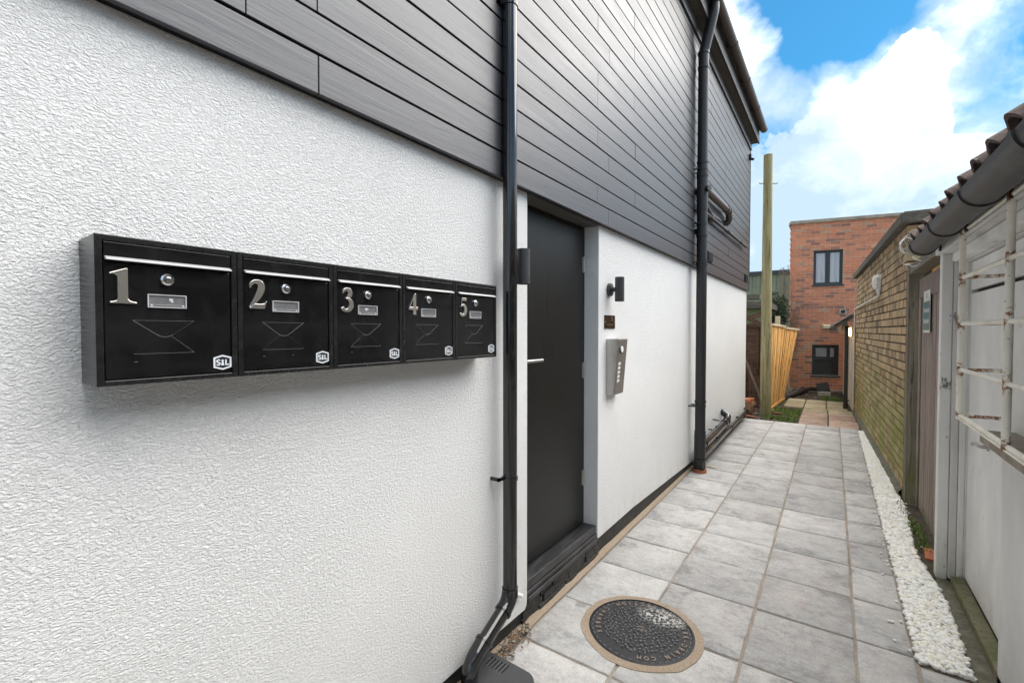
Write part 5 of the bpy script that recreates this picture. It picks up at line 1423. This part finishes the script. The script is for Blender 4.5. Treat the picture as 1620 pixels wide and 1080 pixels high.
# side door panels
mb = WS(MB()); mb.box(.688, .712, 2.60, 3.888, .052, 1.800); dr = mb.build('side_door', M['panel_paint'], ws, bevel=.003)
mb = WS(MB()); mb.box(.688, .712, 2.60, 3.888, 1.822, 1.99); mb.build('upper_panel', M['panel_paint'], ws, bevel=.003)
mb = WS(MB()); mb.box(.679, .745, 3.890, 3.948, .0, 2.2); mb.build('door_jamb', M['old_white_paint'], ws)
mb = WS(MB()); mb.box(.716, .76, 2.55, 3.888, .0, 2.2); mb.build('door_lining', M['cladding_shadow'], ws)
mb = WS(MB()); mb.box(.662, .70, 2.55, 3.888, 1.995, 2.05); mb.build('door_head', M['old_grey_paint'], ws, bevel=.003)
mb = WS(MB()); mb.tube(arc_path([(.688, 3.44, .955), (.655, 3.44, .955), (.650, 3.52, .958), (.652, 3.58, .94)], .02), [.012] * 16 if False else .0105, 12); mb.cyl((.689, 3.44, .955), (.682, 3.44, .955), .022, n=16); mb.build('handle', M['brushed_steel'], dr, smooth=True)
# rendered dwarf wall under the window, sill, window
mb = WS(MB()); mb.box(.622, .80, -2.5, 2.89, .0, 1.05); mb.build('dwarf_wall', M['block_paint'], ws, bevel=.004)
mb = WS(MB()); mb.box(.572, .74, -2.5, 3.02, 1.052, 1.112); mb.build('sill', M['coping_stone'], ws, bevel=.008)
mb = WS(MB()); mb.box(.664, .73, 2.56, 2.62, 1.10, 2.03); mb.box(.655, .70, 2.50, 2.56, 1.10, 2.03); mb.box(.664, .73, -2.5, 2.50, 1.96, 2.03); mb.box(.664, .73, -2.5, 2.50, 1.10, 1.15); mb.box(.66, .71, -2.5, 2.499, 1.56, 1.615); mb.box(.668, .72, 2.46, 2.498, 1.15, 1.96)
for y in (1.6, .7, -.2): mb.box(.662, .72, y, y + .05, 1.15, 1.96)
wn = mb.build('window_frame', M['old_grey_paint'], ws, bevel=.003)
mb = WS(MB()); mb.box(.700, .706, -2.5, 2.56, 1.12, 2.0); mb.build('pane', M['window_glass'], wn)
mb = WS(MB()); mb.box(.74, 4.4, -2.5, 3.95, 0, 2.05); mb.build('body', M['block_paint'], ws)
# eaves boards
mb = WS(MB()); mb.box(.535, .557, -2.5, 3.99, 2.055, 2.20); mb.build('fascia', M['old_grey_paint'], ws, bevel=.003)
mb = WS(MB()); mb.box(.559, .66, -2.5, 3.90, 2.055, 2.075); mb.build('soffit', M['old_grey_paint'], ws)
mb = WS(MB()); mb.box(.60, .66, -2.5, 3.89, 2.00, 2.052); mb.build('moulding', M['old_white_paint'], ws, bevel=.006)
# roof tiles: single roman / pantile profile courses
tile_me = []
for k in range(5):
    m = MB(); nW = 14; w = .222; Lt = .34; vs = []; fs = []
    for yy in (0, 1):
        for i in range(nW + 1):
            u = i / nW; z = .046 * max(0, math.sin(math.pi * min(1, u / .56))) ** .8 if u < .56 else .004
            jx = random.uniform(-.002, .002)
            for th in (.016, 0): vs.append((0 + yy * Lt + jx, u * w, z + th + random.uniform(-.001, .001)))
    q = 2 * (nW + 1)
    for i in range(nW):
        a = 2 * i; fs += [(a, a + 2, q + a + 2, q + a), (a + 1, a + 3, q + a + 3, q + a + 1), (a, a + 1, a + 3, a + 2), (q + a, q + a + 1, q + a + 3, q + a + 2)]
    fs += [(0, 1, q + 1, q), (2 * nW, 2 * nW + 1, q + 2 * nW + 1, q + 2 * nW)]
    m.add(vs, fs); me = m.mesh('roof_tile', M['roof_tile']); smooth_mesh(me, 50); tile_me.append(me)
PIT = R(33)
for row in range(4):
    for k in range(22):
        y = 3.77 - k * .217
        if y < -.9: continue
        o = mesh_obj('roof_tile', random.choice(tile_me), ws)
        o.location = Vector((.432 + row * .26 * math.cos(PIT) + random.uniform(-.008, .008) - .68, y - 3.95, 2.136 + row * .26 * math.sin(PIT) + (.012 if row else 0)))
        o.rotation_euler = (random.uniform(-.02, .02), -PIT + random.uniform(-.01, .01) + .04, random.uniform(-.015, .015))
mb = WS(MB()); mb.prism([(.54, 2.15), (2.5, 2.15 + 1.96 * math.tan(PIT)), (4.46, 2.15), (4.46, 2.12), (.54, 2.12)], 'y', -2.5, 3.98); mb.build('roof_deck', M['felt_edge'], ws)
# old gutter
og = thing('old_gutter', 'weathered grey half round gutter sagging below the clay roof tiles', 'gutter', (.455, 3.85, 2.165))
mb = MB()
def og_tr(m): m.T = Matrix.Translation((-.455, -3.85, -2.165)); return m
og_tr(mb); half_gutter(mb, .455, 2.112, .066, -2.5, 3.84, .004, 16); mb.build('trough', M['old_gutter'], og, smooth=True, angle=60)
for y in (3.80, 3.13, 2.45, 1.80, 1.05):
    m = og_tr(MB()); half_gutter(m, .455, 2.112, .0725, y - .02, y + .02, .007, 16); m.box(.525, .535, y - .015, y + .015, 2.06, 2.13); m.build('bracket', M['black_satin_plastic'], og, smooth=True, angle=60)
# coil of wire caught at the gutter end
wr = thing('wire_coil', 'tangle of silvery wire hooked on the end of the old gutter', 'wire', (.42, 3.87, 2.10))
mb = MB()
for k in range(9):
    a0 = random.uniform(-.4, .4); rr = random.uniform(.035, .062); c = Vector((random.uniform(-.03, .05), random.uniform(-.015, .03), random.uniform(-.05, .05)))
    pts = []
    for i in range(20):
        a = a0 + i / 19 * random.uniform(4.2, 4.6) + 1.2
        pts.append(c + Vector((math.cos(a) * rr * (1 + .25 * mnoise.noise(Vector((i * .3, k, 0)))), .03 * math.sin(a * 1.3 + k), math.sin(a) * rr * 1.15 * (1 + .3 * mnoise.noise(Vector((k, i * .3, 2)))))))
    mb.tube(pts, .0022, 5, caps=False)
mb.build('wire', M['wire_silver'], wr)

# security grille
gr_ = thing('security_grille', 'rusty white tubular steel security grille in front of the shed window', 'grille', (.535, 3.22, 1.13))
GX = .535; Y1, Y2, Y3 = 3.225, 2.452, 1.68
lev = [1.143 + .2338 * k for k in range(5)]
def GT(): m = MB(); m.T = Matrix.Translation((-GX, -3.22, -1.13)); return m
for y in (Y1, Y2, Y3, .9):
    m = GT(); m.cyl((GX, y, 1.125), (GX, y, 2.10), .0132, n=16); m.build('upright', M['rusty_white_steel'], gr_, smooth=True)
for i, z in enumerate(lev):
    m = GT(); m.cyl((GX + .004, Y1, z), (GX + .004, .2, z + (.002 if i % 2 else -.002)), .0105, n=12); m.build('rail', M['rusty_white_steel'], gr_, smooth=True)
    m = GT(); m.cyl((GX, Y1 - .004, z), (.688, Y1 - .004, z), .0088, n=12); m.build('return_bar', M['rusty_white_steel'], gr_, smooth=True)
m = GT()
m.box(GX - .01, GX + .03, .2, Y1 + .01, 1.128, 1.133)
m.build('base_flat', M['rusty_white_steel'], gr_)
# kerb along the shed foot
kb = MB(); kb.box(.622, .686, 2.78, 3.885, -.05, .050); o = kb.build('timber_kerb', M['post_timber'], None, bevel=.006); tag(o, 'mossy timber kerb at the foot of the white side door', 'kerb')
mb = MB(); mb.sheet([(.545, 2.0, .004), (.66, 2.0, .004), (.66, 3.92, .004), (.56, 3.92, .004)]); struct(mb.build('ground_strip', M['mossy_stone']))
mb = MB(); mb.sheet([(.50, 3.92, .002), (.75, 3.92, .002), (.75, 5.6, .002), (.52, 5.6, .002)]); struct(mb.build('gateway_ground', M['soil']))
tufts('weeds', [(.50, .58, 4.55, 5.5, .0), (.52, .60, 4.3, 4.9, .0)], 380, .012, .045, M['grass_blade'], 'small green weeds between gravel and the old gate', 'weeds')
mb = MB(); mb.box(-.10, .10, -.04, .04, 0, .03); o = mb.build('loose_brick', M['brick_orange'], None, bevel=.004, loc=(.590, 4.28, -.014)); o.rotation_euler = (0, 0, 1.5); tag(o, 'single orange brick sunk in the ground before the old gate', 'brick')
